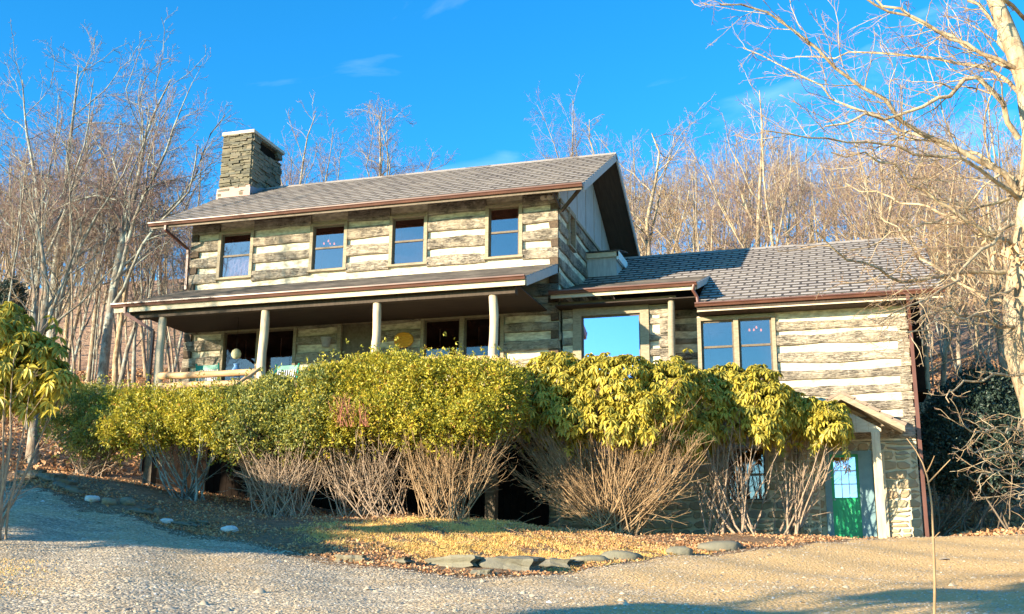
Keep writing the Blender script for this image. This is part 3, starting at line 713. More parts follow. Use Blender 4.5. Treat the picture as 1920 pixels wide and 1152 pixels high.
mb.box(cx0+.03, cx1-.10, cy0+.03, cy1, 9.2, 12.84, 1)
ch = mb.build('chimney', [M['ledgestone'], M['mortar_dark']], mroof)
mb = MB(); mb.hexa([(cx0-.04, cy0-.09, 12.84), (cx1+.09, cy0-.09, 12.84), (cx1+.09, cy1+.09, 12.84), (cx0-.04, cy1+.09, 12.84), (cx0-.03, cy0-.08, 12.96), (cx1+.08, cy0-.08, 12.96), (cx1+.08, cy1+.08, 12.96), (cx0-.03, cy1+.08, 12.96)])
mb.build('chimney_cap', M['cap'], ch)
mb = MB(); mb.box(cx1-.12, cx1-.09, cy0+.38, cy0+1.82, 12.38, 12.75); mb.build('flue_opening', M['dark'], ch)
zs_ = lambda y: ZE+(min(y, 2*YR-y)+OE)*slm
mb = MB(); z_ = zs_(cy0); mb.hexa([(cx0-.10, cy0-.075, z_-.1), (cx1+.045, cy0-.075, z_-.1), (cx1+.045, cy0, z_-.1), (cx0-.10, cy0, z_-.1), (cx0-.09, cy0-.065, z_+.34), (cx1+.045, cy0-.065, z_+.40), (cx1+.045, cy0, z_+.40), (cx0-.09, cy0, z_+.34)])
mb.build('flashing', M['flash'], ch)
mb = MB(); ya, yb = cy0-.07, YR+.7
mb.hexa([(cx1+.04, ya, zs_(ya)-.05), (cx1+.06, ya, zs_(ya)-.05), (cx1+.06, yb, zs_(YR)-.3), (cx1+.04, yb, zs_(YR)-.3), (cx1+.04, ya, zs_(ya)+.36), (cx1+.06, ya, zs_(ya)+.36), (cx1+.06, yb, zs_(YR)+.22), (cx1+.04, yb, zs_(YR)+.22)])
mb.build('side_flashing', M['flash2'], ch)

# ---- porch roof, floor, posts, rails
PE, PR_ = (-3.31, 5.12), (0.0, 6.36); PX0, PX1 = -12.28, -0.02
mb = MB(); tile_slope(mb, PX0, PX1, PE, PR_); proof = mb.build('porch_roof', M['shingle'], house)
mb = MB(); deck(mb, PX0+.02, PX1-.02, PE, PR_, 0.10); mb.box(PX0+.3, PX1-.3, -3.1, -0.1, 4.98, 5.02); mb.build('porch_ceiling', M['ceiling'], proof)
for bx_ in (PX1, PX0): mb = MB(); barge(mb, bx_, (-3.33, 5.11), (0.0, 6.35), 0.04, 0.22); mb.build('barge_board', M['barge'], proof)
mb = MB(); mb.box(PX0+.02, PX1-.02, -3.345, -3.30, 4.90, 5.115); mb.build('fascia', M['cream'], proof)
mb = MB(); gutter(mb, PX0-.02, PX1+.0, -3.348, 5.15); mb.build('gutter', M['gutter'], proof)
mb = MB(); mb.box(PX0+.4, PX1-.35, -3.12, -2.88, 4.76, 4.97); mb.build('porch_beam', M['soffit'], proof)
posts = [-10.86, -7.60, -4.25, -0.97]
for k, x in enumerate(posts):
    mb = MB(); rr = np.random.RandomState(k); zz = np.linspace(2.36, 4.77, 9)
    mb.tube([(x+rr.uniform(-.012, .012)+0.02*math.sin(i+k), -3.0+rr.uniform(-.01, .01), z) for i, z in enumerate(zz)], [0.125-.012*i/8+rr.uniform(-.006, .006) for i in range(9)], 12)
    mb.build('porch_post', M['post'], house, smooth=True)
def rail(a, b, r0, r1, seed=0, name='porch_rail'):
    mb = MB(); rr = np.random.RandomState(seed); n = 9; a = np.array(a); b = np.array(b)
    mb.tube([a+(b-a)*i/(n-1)+np.array([0, 0, rr.uniform(-.015, .015)]) for i in range(n)], [r0+(r1-r0)*i/(n-1)+rr.uniform(-.006, .006) for i in range(n)], 10)
    return mb.build(name, M['rail'], house, smooth=True)
rail((-10.86, -3.02, 3.06), (-7.62, -3.02, 3.06), .10, .085, 1); rail((-10.86, -3.02, 2.78), (-7.62, -3.02, 2.76), .10, .085, 2)
rail((-4.25, -3.02, 3.14), (-0.97, -3.02, 3.14), .075, .06, 3); rail((-4.25, -3.02, 2.80), (-0.97, -3.02, 2.80), .075, .07, 4)
rail((-7.55, -3.14, 3.12), (-8.10, -4.3, 2.18), .05, .05, 5, 'stair_rail'); rail((-0.95, -3.05, 3.13), (0.10, -3.6, 2.45), .07, .07, 6, 'stair_rail')
mb = MB(); mb.box(-11.9, -0.1, -3.20, -0.02, 2.20, 2.35)
for k in range(60): mb.box(-11.85+k*0.195, -11.85+k*0.195+0.18, -3.24, -3.205, 2.19, 2.355)
mb.build('porch_floor', M['floor'], house)
# lower left downspout
mb = MB(); p = [(-11.85, -3.40, 5.04), (-11.85, -3.38, 4.86), (-11.03, -3.16, 4.35), (-11.03, -3.15, 4.22), (-11.03, -3.15, 0.4)]
for q in range(len(p)-1): mb.beam(p[q], p[q+1], 0.07, 0.09)
mb.build('downspout', M['pipe'], house)

# ---- jittered field stone facing
def stone_face(mb, x0, x1, z0, z1, y, openings, cw, chh, seed, nx=None, depth=0.03):
    rr = random.Random(seed); rows = max(1, int((z1-z0)/chh)); zs = [z0+(z1-z0)*i/rows for i in range(rows+1)]
    for r_ in range(rows):
        x = x0; za, zb2 = zs[r_], zs[r_+1]
        while x < x1-0.02:
            w = rr.uniform(0.55, 1.6)*cw
            if x1-(x+w) < cw*0.4: w = x1-x
            e = x+w; j = lambda s=0.04: rr.uniform(-s, s)
            split = rr.random() < 0.35
            cells = [(x, e, za, zb2)] if not split else [(x, e, za, za+(zb2-za)*.52), (x, e, za+(zb2-za)*.52, zb2)]
            for (a, b, c, d) in cells:
                mx, mz = (a+b)/2, (c+d)/2
                if any(o[0]-.02 < mx < o[1]+.02 and o[2]-.02 < mz < o[3]+.02 for o in openings): continue
                for o in openings:
                    if o[2] < mz < o[3]:
                        if a < o[0] < b: b = o[0]
                        if a < o[1] < b: a = o[1]
                g = 0.014
                pts = [(a+g+abs(j(.05)), c+g+abs(j(.05))), (mx+j(.08), c+g+j(.02)), (b-g-abs(j(.06)), c+g+abs(j(.06))), (b-g+j(.012), mz+j(.05)), (b-g-abs(j(.08)), d-g-abs(j(.05))), (mx+j(.08), d-g+j(.02)), (a+g+abs(j(.07)), d-g-abs(j(.06))), (a+g+j(.012), mz+j(.05))]
                if b-a < 0.06: continue
                pr = depth+rr.uniform(-.008, .014); cxm = sum(p[0] for p in pts)/8; czm = sum(p[1] for p in pts)/8
                back = [(p[0], y+0.01, p[1]) for p in pts]; mid = [(p[0], y-pr*0.6, p[1]) for p in pts]
                fr = [(cxm+(p[0]-cxm)*0.86, y-pr+j(.004), czm+(p[1]-czm)*0.84) for p in pts]; tone = rr.random()
                for (A, B) in ((back, mid), (mid, fr)):
                    for k in range(8): mb.poly([A[k], A[(k+1) % 8], B[(k+1) % 8], B[k]], 0, r=tone)
                mb.poly(fr, 0, r=tone)
            x = e
YW, XW = 0.108, 9.25
bw = (4.44, 5.58, -0.36, 1.04); bw2 = (1.7, 2.9, -0.36, 1.04); dop = (6.98, 8.16, -1.40, 0.86)
mb = MB(); slab(mb, -0.0, XW, -1.9, 1.10, [bw, bw2, dop], YW, 'x', 0.25, 1)
stone_face(mb, 0.0, XW, -1.8, 1.08, YW, [bw, bw2, dop], 0.40, 0.225, 11)
mb.box(XW-.25, XW, YW+.25, 8.0, -1.9, 1.1, 1)
mb.build('basement_stone_wall', [M['fieldstone'], M['mortar']], house)
mb = MB(); slab(mb, -12.0, 0.0, -2.0, 2.2, [], -0.0, 'x', 0.25, 1); stone_face(mb, -12.0, -0.02, -1.6, 2.18, 0.0, [], 0.5, 0.28, 12)
mb.build('porch_foundation', [M['fieldstone'], M['mortar']], house)
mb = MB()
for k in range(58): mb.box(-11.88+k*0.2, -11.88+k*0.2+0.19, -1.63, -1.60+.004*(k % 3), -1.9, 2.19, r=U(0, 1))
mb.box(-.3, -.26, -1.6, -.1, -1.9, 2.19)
mb.build('porch_shade_boards', M['dark'], house)  # near-black boards added to paint the gap under the porch as shade
for x in posts:
    mb = MB(); mb.box(x-.13, x+.13, -3.13, -2.87, -1.9, 2.19); mb.build('porch_pier', M['sash'], house)
# ---- wing log walls
LWIN = (0.40, 2.55, 2.9, 5.02); LST = (3.12, 3.86)
wst = [(4.08, 4.34), (3.68, 3.97), (3.20, 3.47), (2.75, 3.01), (2.30, 2.56), (1.90, 2.14), (1.16, 1.72)]
wwin = (3.87, 5.94, 3.02, 4.56)
mb = MB(); slab(mb, 3.86, XW, 1.08, 4.62, [wwin], YW, 'x')
for (b_, t_) in wst:
    for (s, e) in cut(3.86, XW, b_, t_, [wwin]): log_course(mb, s, e, b_, t_, YW, 'x', 0.055)
for k in range(len(wst)-1):
    zb, zt_ = wst[k+1][1]-.01, wst[k][0]+.02; w_ = U(.2, .28)
    mb.hexa([(XW-w_+U(-.04, .04), YW-.075, zb), (XW+.03, YW-.08, zb), (XW+.03, YW+.02, zb), (XW-w_, YW+.02, zb), (XW-w_, YW-.075, zt_), (XW+.03, YW-.08, zt_), (XW+.03, YW+.02, zt_), (XW-w_, YW+.02, zt_)], 0, U(.3, 1))
mb.box(XW-.18, XW, YW+.18, 8.0, 1.1, 4.6, 1)
mb.build('wing_front_wall', [M['log_x'], M['chink']], house)
mst = [(4.78, 5.0), (4.45, 4.66), (4.02, 4.22), (3.58, 3.82), (3.12, 3.36), (2.66, 2.92), (2.2, 2.46), (1.7, 2.0), (1.16, 1.5)]
mb = MB(); slab(mb, 0.08, 3.12, 1.08, 5.05, [LWIN], YW, 'x')
for (b_, t_) in mst:
    for (s, e) in cut(0.08, 3.12, b_, t_, [LWIN]): log_course(mb, s, e, b_, t_, YW, 'x', 0.05)
for k in range(len(mst)-1):
    zb, zt_ = mst[k+1][1]-.01, mst[k][0]+.02
    mb.box(3.12-.27+U(-.02, .03), 3.15, YW-.075, YW+.02, zb, zt_, 0, U(.5, 1))
slab(mb, 3.10, 3.92, 1.08, 5.05, [], YW+0.85, 'x')
for (b_, t_) in mst:
    for (s, e) in cut(3.12, 3.9, b_, t_, []): log_course(mb, s, e, b_, t_, YW+.85, 'x', 0.05, 0.1)
mb.box(3.0, 3.118, YW+.18, YW+.84, 1.1, 5.0, 1)
mb.build('middle_log_wall', [M['log_x'], M['chink']], house)
# header beam over the picture window and post at the corner
mb = MB(); mb.box(0.05, 3.3, YW-.06, YW+.1, 5.055, 5.24); mb.build('header_beam', M['trim'], house)
mb = MB(); mb.tube([(3.22+.01*math.sin(i), -0.28, 2.2+i*.36) for i in range(9)], [.10, .105, .1, .10, .095, .1, .095, .09, .09], 10); mb.build('porch_post', M['trim'], house, smooth=True)
window(house, *LWIN, YW, hung=False, fr=0.24, glass='glass2', deep=1.4)
window(house, *wwin, YW, cols=2, fr=0.10, deep=1.6)
window(house, *bw, YW, fr=0.07, deep=0.8, hung=True); window(house, *bw2, YW, fr=0.07, deep=0.8)
# wing roof
WE, WR = (-0.46, 4.80), (6.184, 8.20); WX1 = 10.16; wsl = (WR[1]-WE[1])/(WR[0]-WE[0]); HY = 2.66; HZ = WE[1]+(HY-WE[0])*wsl
mb = MB(); tile_slope(mb, 3.93, WX1, WE, WR, 0.33)
tile_slope(mb, 0.03, 3.93, (HY, HZ), WR, 0.33)
tile_slope(mb, 0.03, WX1, (12.9, 4.75), WR, 0.285)
mb.hexa([(0.03, WR[0]-.1, WR[1]-.04), (WX1, WR[0]-.1, WR[1]-.04), (WX1, WR[0]+.1, WR[1]-.04), (0.03, WR[0]+.1, WR[1]-.04), (0.03, WR[0]-.02, WR[1]+.05), (WX1, WR[0]-.02, WR[1]+.05), (WX1, WR[0]+.02, WR[1]+.05), (0.03, WR[0]+.02, WR[1]+.05)])
wroof = mb.build('wing_roof', M['shingle'], house)
mb = MB(); deck(mb, 3.93, WX1-.02, WE, WR, .12); deck(mb, .05, WX1-.02, (12.9, 4.75), WR, .12); deck(mb, .05, 3.92, (HY, HZ), WR, .12)
mb.box(3.93, XW, -0.42, YW, 4.60, 4.63); mb.build('soffit', M['soffit'], wroof)
for be_ in (WE, (12.9, 4.75)): mb = MB(); barge(mb, WX1, be_, WR, .04, .2); mb.build('barge_board', M['barge'], wroof)
mb = MB(); mb.box(3.95, WX1-.03, -0.50, -0.45, 4.62, 4.795); mb.build('fascia', M['soffit'], wroof)
mb = MB(); mb.box(3.95, WX1-.03, -0.525, -0.502, 4.60, 4.635); mb.build('drip_board', M['cream'], wroof)
mb = MB(); gutter(mb, 3.90, WX1+.02, -0.505, 4.84); mb.build('gutter', M['gutter'], wroof)
# low pitched extension over the middle
XE = (-0.50, 5.40)
mb = MB(); tile_slope(mb, -0.10, 3.95, XE, (-0.12, XE[1]+.38*(HZ+.02-XE[1])/(HY+.5)), 0.29); tile_slope(mb, 0.03, 3.95, (-0.12, XE[1]+.38*(HZ+.02-XE[1])/(HY+.5)), (HY, HZ+.02), 0.29)
xroof = mb.build('middle_roof', M['shingle'], house)
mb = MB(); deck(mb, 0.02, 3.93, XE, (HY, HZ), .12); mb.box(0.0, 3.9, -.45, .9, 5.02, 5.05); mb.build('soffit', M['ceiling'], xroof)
mb = MB(); barge(mb, 3.965, (-.52, 5.40), (HY, HZ+.02), .03, .16); mb.build('barge_board', M['barge'], xroof)
mb = MB(); mb.box(-.10, 3.94, -.53, -.49, 5.22, 5.395); mb.build('fascia', M['cream'], xroof)
mb = MB(); gutter(mb, -0.14, 3.97, -0.535, 5.43); mb.build('gutter', M['gutter'], xroof)
mb = MB(); p = [(3.90, -.60, 5.34), (3.86, -.58, 5.2), (3.96, -.50, 5.02), (3.98, -.52, 4.86)]
mb.tube(p, .045, 8); mb.build('downspout', M['pipe'], xroof)
# small roofed box in the angle of the gable and the wing roof
mb = MB(); zb = 7.05
mb.box(0.02, .98, 3.55, 4.9, 6.9, 7.62); bx = mb.build('roof_box', M['siding'], wroof)
mb = MB(); mb.box(-.0+.02, 1.06, 3.46, 3.53, 7.50, 7.66); mb.build('fascia', M['cream'], bx)
mb = MB(); mb.box(1.0, 1.08, 3.46, 4.9, 7.40, 7.68); mb.build('end_board', M['white'], bx)
mb = MB(); tile_slope(mb, 0.02, 1.10, (3.42, 7.66), (5.0, 8.02), .26); mb.build('tile_cover', M['shingle'], bx)
# right downspout, dark bay beyond the corner
mb = MB(); p = [(9.28, -.60, 4.74), (9.28, -.58, 4.55), (9.30, -0.25, 4.1), (9.32, -.02, 3.85), (9.33, -0.02, -1.3)]
for q in range(len(p)-1): mb.beam(p[q], p[q+1], .08, .09)
mb.build('downspout', M['pipe'], house)
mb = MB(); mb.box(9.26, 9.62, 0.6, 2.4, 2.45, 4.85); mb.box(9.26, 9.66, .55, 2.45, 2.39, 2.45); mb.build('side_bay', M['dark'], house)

# ---- basement door with hood
DX0, DX1, DZ0, DZ1 = 6.98, 8.16, -1.34, 0.86
mb = MB(); mb.box(DX0, DX0+.16, YW-.05, YW+.14, DZ0, DZ1); mb.box(DX1-.34, DX1, YW-.05, YW+.14, DZ0, DZ1); mb.box(DX0+.16, DX1-.34, YW-.046, YW+.14, DZ1-.08, DZ1)
mb.box(DX0-.02, DX1+.02, YW-.22, YW+.14, DZ0-.06, DZ0)
bd = mb.build('basement_door', M['bluegrey'], house)
lx0, lx1, lz0, lz1 = DX0+.16, DX1-.34, DZ0, DZ1-.08; y = YW+.02
mb = MB(); wz0 = lz0+1.03; st = .07
mb.box(lx0, lx1, y, y+.045, lz0, wz0); mb.box(lx0, lx0+st, y, y+.045, wz0, lz1); mb.box(lx1-st, lx1, y, y+.045, wz0, lz1); mb.box(lx0+st, lx1-st, y+.002, y+.045, lz1-st, lz1)
for (a, b) in ((lx0+.08, (lx0+lx1)/2-.05), ((lx0+lx1)/2+.05, lx1-.08)):
    for (x0, x1, z0, z1) in ((a, b, lz0+.14, lz0+.165), (a, b, lz0+.785, lz0+.81), (a, a+.025, lz0+.165, lz0+.785), (b-.025, b, lz0+.165, lz0+.785)):
        mb.box(x0, x1, y-.014, y+.001, z0, z1)
    mb.hexa([(a+.05, y-.004, lz0+.19), (b-.05, y-.004, lz0+.19), (b-.03, y+.001, lz0+.17), (a+.03, y+.001, lz0+.17), (a+.05, y-.004, lz0+.76), (b-.05, y-.004, lz0+.76), (b-.03, y+.001, lz0+.78), (a+.03, y+.001, lz0+.78)])
leaf = mb.build('door_leaf', M['green'], bd)
mb = MB()
for k in range(1, 3): xx = lx0+st+(lx1-lx0-2*st)*k/3; mb.box(xx-.011, xx+.011, y+.002, y+.03, wz0, lz1-st)
for k in range(1, 3): zz = wz0+(lz1-st-wz0)*k/3; mb.box(lx0+st, lx1-st, y+.004, y+.03, zz-.011, zz+.011)
mb.build('muntin', M['white'], bd)
mb = MB(); mb.box(lx0+st-.01, lx1-st+.01, y+.034, y+.040, wz0, lz1-st+.01); mb.build('pane', M['glass2'], bd)
mb = MB(); mb.tube([(lx0+.06, y-.06, lz0+.98), (lx0+.06, y, lz0+.98)], [.03, .015], 10); mb.build('handle', M['zinc'], bd)
mb = MB(); mb.box(lx0, lx1, y+.5, y+.52, lz0, lz1); mb.build('room_shadow', M['white'], bd)
# hood
hp = np.array([7.50, 2.14]); hr = np.array([8.92, 1.30]); hl = np.array([6.08, 1.30]); HY0, HY1 = -1.25, 0.0
mb = MB()
for (e, sgn) in ((hr, 1), (hl, -1)):
    n = 5; L = e-hp
    for k in range(n):
        a = hp+L*(k/n); b = hp+L*((k+1)/n+.02); tn = np.array([-L[1], L[0]])*sgn; tn = tn/np.linalg.norm(tn)
        if tn[1] < 0: tn = -tn
        a0, b0, a1, b1 = a+tn*.004, b+tn*.02, a+tn*.05, b+tn*.095
        mb.hexa([(a0[0], HY0, a0[1]), (b0[0], HY0, b0[1]), (b0[0], HY1, b0[1]), (a0[0], HY1, a0[1]), (a1[0], HY0, a1[1]), (b1[0], HY0, b1[1]), (b1[0], HY1, b1[1]), (a1[0], HY1, a1[1])] if sgn > 0 else
                [(b0[0], HY0, b0[1]), (a0[0], HY0, a0[1]), (a0[0], HY1, a0[1]), (b0[0], HY1, b0[1]), (b1[0], HY0, b1[1]), (a1[0], HY0, a1[1]), (a1[0], HY1, a1[1]), (b1[0], HY1, b1[1])])
hood = mb.build('door_hood', M['hoodtile'], house)
mb = MB()
for (e, sgn) in ((hr, 1), (hl, -1)):
    for (ya, yb, th) in ((HY0-.02, HY0+.03, .15),):
        q = [(hp[0], hp[1]), (e[0]+.02*sgn, e[1]), (e[0]+.02*sgn, e[1]-th), (hp[0], hp[1]-th)]
        fr_ = [(p_[0], ya, p_[1]) for p_ in q]; bk = [(p_[0], yb, p_[1]) for p_ in q]
        mb.poly(fr_); mb.poly(bk[::-1])
        for k in range(4): mb.poly([fr_[k], bk[k], bk[(k+1) % 4], fr_[(k+1) % 4]])
    q = [(hp[0], hp[1]-.02), (e[0], e[1]-.02), (e[0], e[1]-.06), (hp[0], hp[1]-.06)]
    fr_ = [(p_[0], HY0+.04, p_[1]) for p_ in q]; bk = [(p_[0], HY1+.1, p_[1]) for p_ in q]
    for k in range(4): mb.poly([fr_[k], bk[k], bk[(k+1) % 4], fr_[(k+1) % 4]])
mb.build('barge_board', M['trim'], hood)
mb = MB(); zb = 1.19
for k in range(6):
    xa, xb = 6.66+k*.29, 6.66+(k+1)*.29-.006
    za, zc = [hp[1]-.34-abs(x_-hp[0])*(hp[1]-hr[1])/(hr[0]-hp[0]) for x_ in (xa, xb)]
    mb.hexa([(xa, -1.06, zb), (xb, -1.06, zb), (xb, -1.03, zb), (xa, -1.03, zb), (xa, -1.06, max(za, zb+.01)), (xb, -1.06, max(zc, zb+.01)), (xb, -1.03, max(zc, zb+.01)), (xa, -1.03, max(za, zb+.01))])
mb.build('pediment_board', M['cream'], hood)
mb = MB(); mb.beam((8.26, -1.0, -1.42), (8.26, -1.0, 1.19), .20, .16, upv=(0, 1, 0)); mb.build('hood_post', M['post'], hood)
mb = MB(); mb.box(6.40, 6.84, -0.12, YW-.03, -1.7, 1.16, 1); stone_face(mb, 6.40, 6.84, -1.6, 1.14, -.12, [], .26, .17, 15); mb.build('stone_pier', [M['fieldstone'], M['mortar']], hood)
mb = MB(); mb.box(8.18, 8.46, YW-.10, YW-.02, -1.42, .82); mb.build('door_side_post', M['post'], bd)

# ------------------------------------------------------------------ loose things on the porch
def rocking_chair(x, y, z, label, face=1):
    t = thing('rocking_chair', label, 'chair', (x, y, z), 'green rocking chairs on the porch')
    w = .36
    for s in (-1, 1):
        mb = MB(); mb.tube([(x+s*w, y+.25*face, z+.05), (x+s*w, y+.30*face, z+.6), (x+s*w, y+.42*face, z+1.15)], .025, 8); mb.lathe((x+s*w, y+.42*face, z+1.15), [(.001, .06), (.03, .04), (.034, .015), (.022, -.01)], 8); mb.build('back_post', M['greenchair'], t)
        mb = MB(); mb.tube([(x+s*w, y-.28*face, z+.05), (x+s*w, y-.28*face, z+.66)], .022, 8); mb.build('leg', M['greenchair'], t)
        mb = MB(); mb.tube([(x+s*w, y-.5*face, z+.10), (x+s*w, y-.2*face, z+.02), (x+s*w, y+.2*face, z+.015), (x+s*w, y+.55*face, z+.08)], .022, 8); mb.build('rocker', M['greenchair'], t)
        mb = MB(); mb.box(x+s*w-.04, x+s*w+.04, min(y-.34*face, y+.3*face), max(y-.34*face, y+.3*face), z+.66, z+.69); mb.build('arm', M['greenchair'], t)
    mb = MB(); mb.box(x-w, x+w, y-.28, y+.28, z+.40, z+.44); mb.build('seat', M['greenchair'], t)
    mb = MB(); mb.beam((x-w, y+.41*face, z+1.08), (x+w, y+.41*face, z+1.08), .03, .13); mb.beam((x-w, y+.31*face, z+.62), (x+w, y+.31*face, z+.62), .03, .06); mb.build('back_rail', M['greenchair'], t)
    mb = MB()
    for k in range(9): xx = x-w+.08+k*(2*w-.16)/8; mb.beam((xx, y+.31*face, z+.62), (xx, y+.40*face, z+1.02), .03, .015, upv=(0, 1, 0))
    mb.build('back_slats', M['white'], t)
    return t
c_ = P(525, 700, -1.9); rocking_chair(c_[0], -1.9, 2.35, 'green rocking chair with pale slatted back, just right of the second porch post')
c_ = P(402, 715, -1.7); rocking_chair(c_[0], -1.7, 2.35, 'green rocking chair behind the log rails at the left end of the porch', -1)
# round pale gourd hanging over a blue glazed jug
c_ = P(443, 664, -1.6)
t = thing('hanging_gourd', 'pale round gourd hanging in the porch shade beside the sunlit window frame', 'ornament', (c_[0], c_[1], c_[2]))
mb = MB(); mb.lathe(c_, [(.001, -.15), (.07, -.14), (.13, -.08), (.145, 0), (.12, .09), (.06, .14), (.001, .16)], 16); mb.build('gourd', M['gourd'], t, smooth=True)
mb = MB(); mb.tube([c_+np.array([0, 0, .15]), c_+np.array([0, 0, 5.0-c_[2]])], .006, 5); mb.build('cord', M['dark'], t)
c_ = P(443, 690, -1.6)
t = thing('blue_jug', 'blue mottled jug on a slim stand behind the upper log rail', 'jug', (c_[0], c_[1], 2.35))
mb = MB(); mb.lathe((c_[0], c_[1], c_[2]-.3), [(.001, 0), (.12, .02), (.15, .12), (.12, .25), (.07, .33), (.07, .38), (.09, .41), (.08, .41)], 14); mb.build('jug', M['bluecloth'], t, smooth=True)
mb = MB(); mb.lathe((c_[0], c_[1], 2.35), [(.16, 0), (.16, .03), (.03, .05), (.03, c_[2]-.3-2.35-.03), (.14, c_[2]-.3-2.35-.02), (.14, c_[2]-.3-2.35)], 12); mb.build('stand', M['white'], t)
c_ = P(436, 733, -2.6)
mb = MB(); mb.lathe((c_[0], c_[1], 2.352), [(.001, 0), (.09, .005), (.125, .07), (.13, .13), (.10, .2), (.08, .22), (.07, .22)], 14); tag(mb.build('white_pot', M['white'], None, True), 'small white round pot under the lower log rail by the stair rail', 'pot')
c_ = P(757, 638, -0.14)
mb = MB(); pr = np.random.RandomState(2); ring = []
for s_ in (0.04, -0.03):
    ring.append([(c_[0]+.30*(1+pr.uniform(-.06, .06))*math.cos(a_), -0.14-s_, c_[2]+.23*(1+pr.uniform(-.06, .06))*math.sin(a_)) for a_ in np.linspace(0, 2*math.pi, 22, endpoint=False)])
mb.poly(ring[0]); mb.poly(ring[1][::-1])
for k in range(22): mb.poly([ring[0][k], ring[0][(k+1) % 22], ring[1][(k+1) % 22], ring[1][k]])
for k in range(7):
    zz = c_[2]-.18+k*.06; hw = .29*math.sqrt(max(.05, 1-((zz-c_[2])/.23)**2)); mb.tube([(c_[0]-hw, -.185, zz+pr.uniform(-.01, .01)), (c_[0], -.2, zz+pr.uniform(-.02, .02)), (c_[0]+hw, -.185, zz+pr.uniform(-.01, .01))], .018, 6)
tag(mb.build('woven_plaque', M['straw']), 'round golden woven straw plaque on the log wall between door and double window', 'wall ornament')
c_ = P(613, 642, -0.16)
mb = MB(); mb.lathe((c_[0], -.22, c_[2]-.15), [(.001, 0), (.11, 0), (.15, .25), (.165, .25), (.165, .28), (.145, .28)], 14); tag(mb.build('wall_bucket', M['zinc'], None, True), 'grey metal bucket hung on the porch wall left of the door', 'bucket')
for (u, v, lb) in ((648, 575, 'pale antlers hung high in the porch left of the middle post'), (748, 560, 'pale antlers hung under the porch beam right of the middle post'), (872, 556, 'pale antlers hung under the porch beam left of the right post')):
    c_ = P(u, v, -1.2); mb = MB()
    for s in (-1, 1):
        mb.tube([c_+np.array([s*.03, 0, 0]), c_+np.array([s*.14, -.04, .05]), c_+np.array([s*.21, -.05, .17]), c_+np.array([s*.15, -.05, .28])], [.016, .015, .012, .004], 6)
        mb.tube([c_+np.array([s*.14, -.04, .05]), c_+np.array([s*.12, -.09, .17])], [.012, .004], 6)
    mb.tube([c_+np.array([0, 0, 0]), c_+np.array([0, .02, 5.0-c_[2]])], .008, 5)
    mb.lathe(c_, [(.001, -.03), (.05, 0), (.001, .04)], 8)
    tag(mb.build('antlers', M['bone']), lb, 'antlers', 'antlers under the porch roof')
def chandelier(c, label, n=4):
    t = thing('chandelier', label, 'lamp', c)
    mb = MB(); mb.tube([c, c+np.array([0, 0, .35])], .012, 6)
    for k in range(n):
        a_ = 2*math.pi*k/n+.3; e = c+np.array([.16*math.cos(a_), .16*math.sin(a_), -.02+.04*(k % 2)]); mb.tube([c, (c+e)/2+np.array([0, 0, -.05]), e], .01, 5)
    mb.build('arms', M['sash'], t)
    for k in range(n):
        a_ = 2*math.pi*k/n+.3; e = c+np.array([.16*math.cos(a_), .16*math.sin(a_), .0+.04*(k % 2)])
        mb = MB(); mb.lathe(e, [(.001, -.03), (.025, -.01), (.02, .03), (.001, .06)], 8); mb.build('bulb', M['bulb'], t, True)
chandelier(P(1416, 620, 0.9), 'lit chandelier with small orange bulbs behind the right pane of the wing window')
chandelier(P(617, 458, 0.35), 'lit chandelier with small orange bulbs behind the second upper window from the left')

# ------------------------------------------------------------------ branching plants
def tubes_np(Pa, Ra, k):
    "Pa (B,n,3), Ra (B,n): closed-side tubes"
    B, n, _ = Pa.shape
    T = np.gradient(Pa, axis=1); T /= np.maximum(np.linalg.norm(T, axis=2, keepdims=True), 1e-9)
    ref = np.where(np.abs(T[..., 2:3]) < 0.9, np.array([0, 0, 1.0]), np.array([1.0, 0, 0]))
    A = np.cross(T, ref); A /= np.maximum(np.linalg.norm(A, axis=2, keepdims=True), 1e-9); C2 = np.cross(T, A)
    an = np.arange(k)*2*np.pi/k
    V = Pa[:, :, None, :] + (A[:, :, None, :]*np.cos(an)[None, None, :, None]+C2[:, :, None, :]*np.sin(an)[None, None, :, None])*Ra[:, :, None, None]
    idx = np.arange(B*n*k).reshape(B, n, k); nx = np.roll(idx, -1, axis=2)
    Fq = np.stack([idx[:, :-1], nx[:, :-1], nx[:, 1:], idx[:, 1:]], -1).reshape(-1, 4)
    return V.reshape(-1, 3), Fq
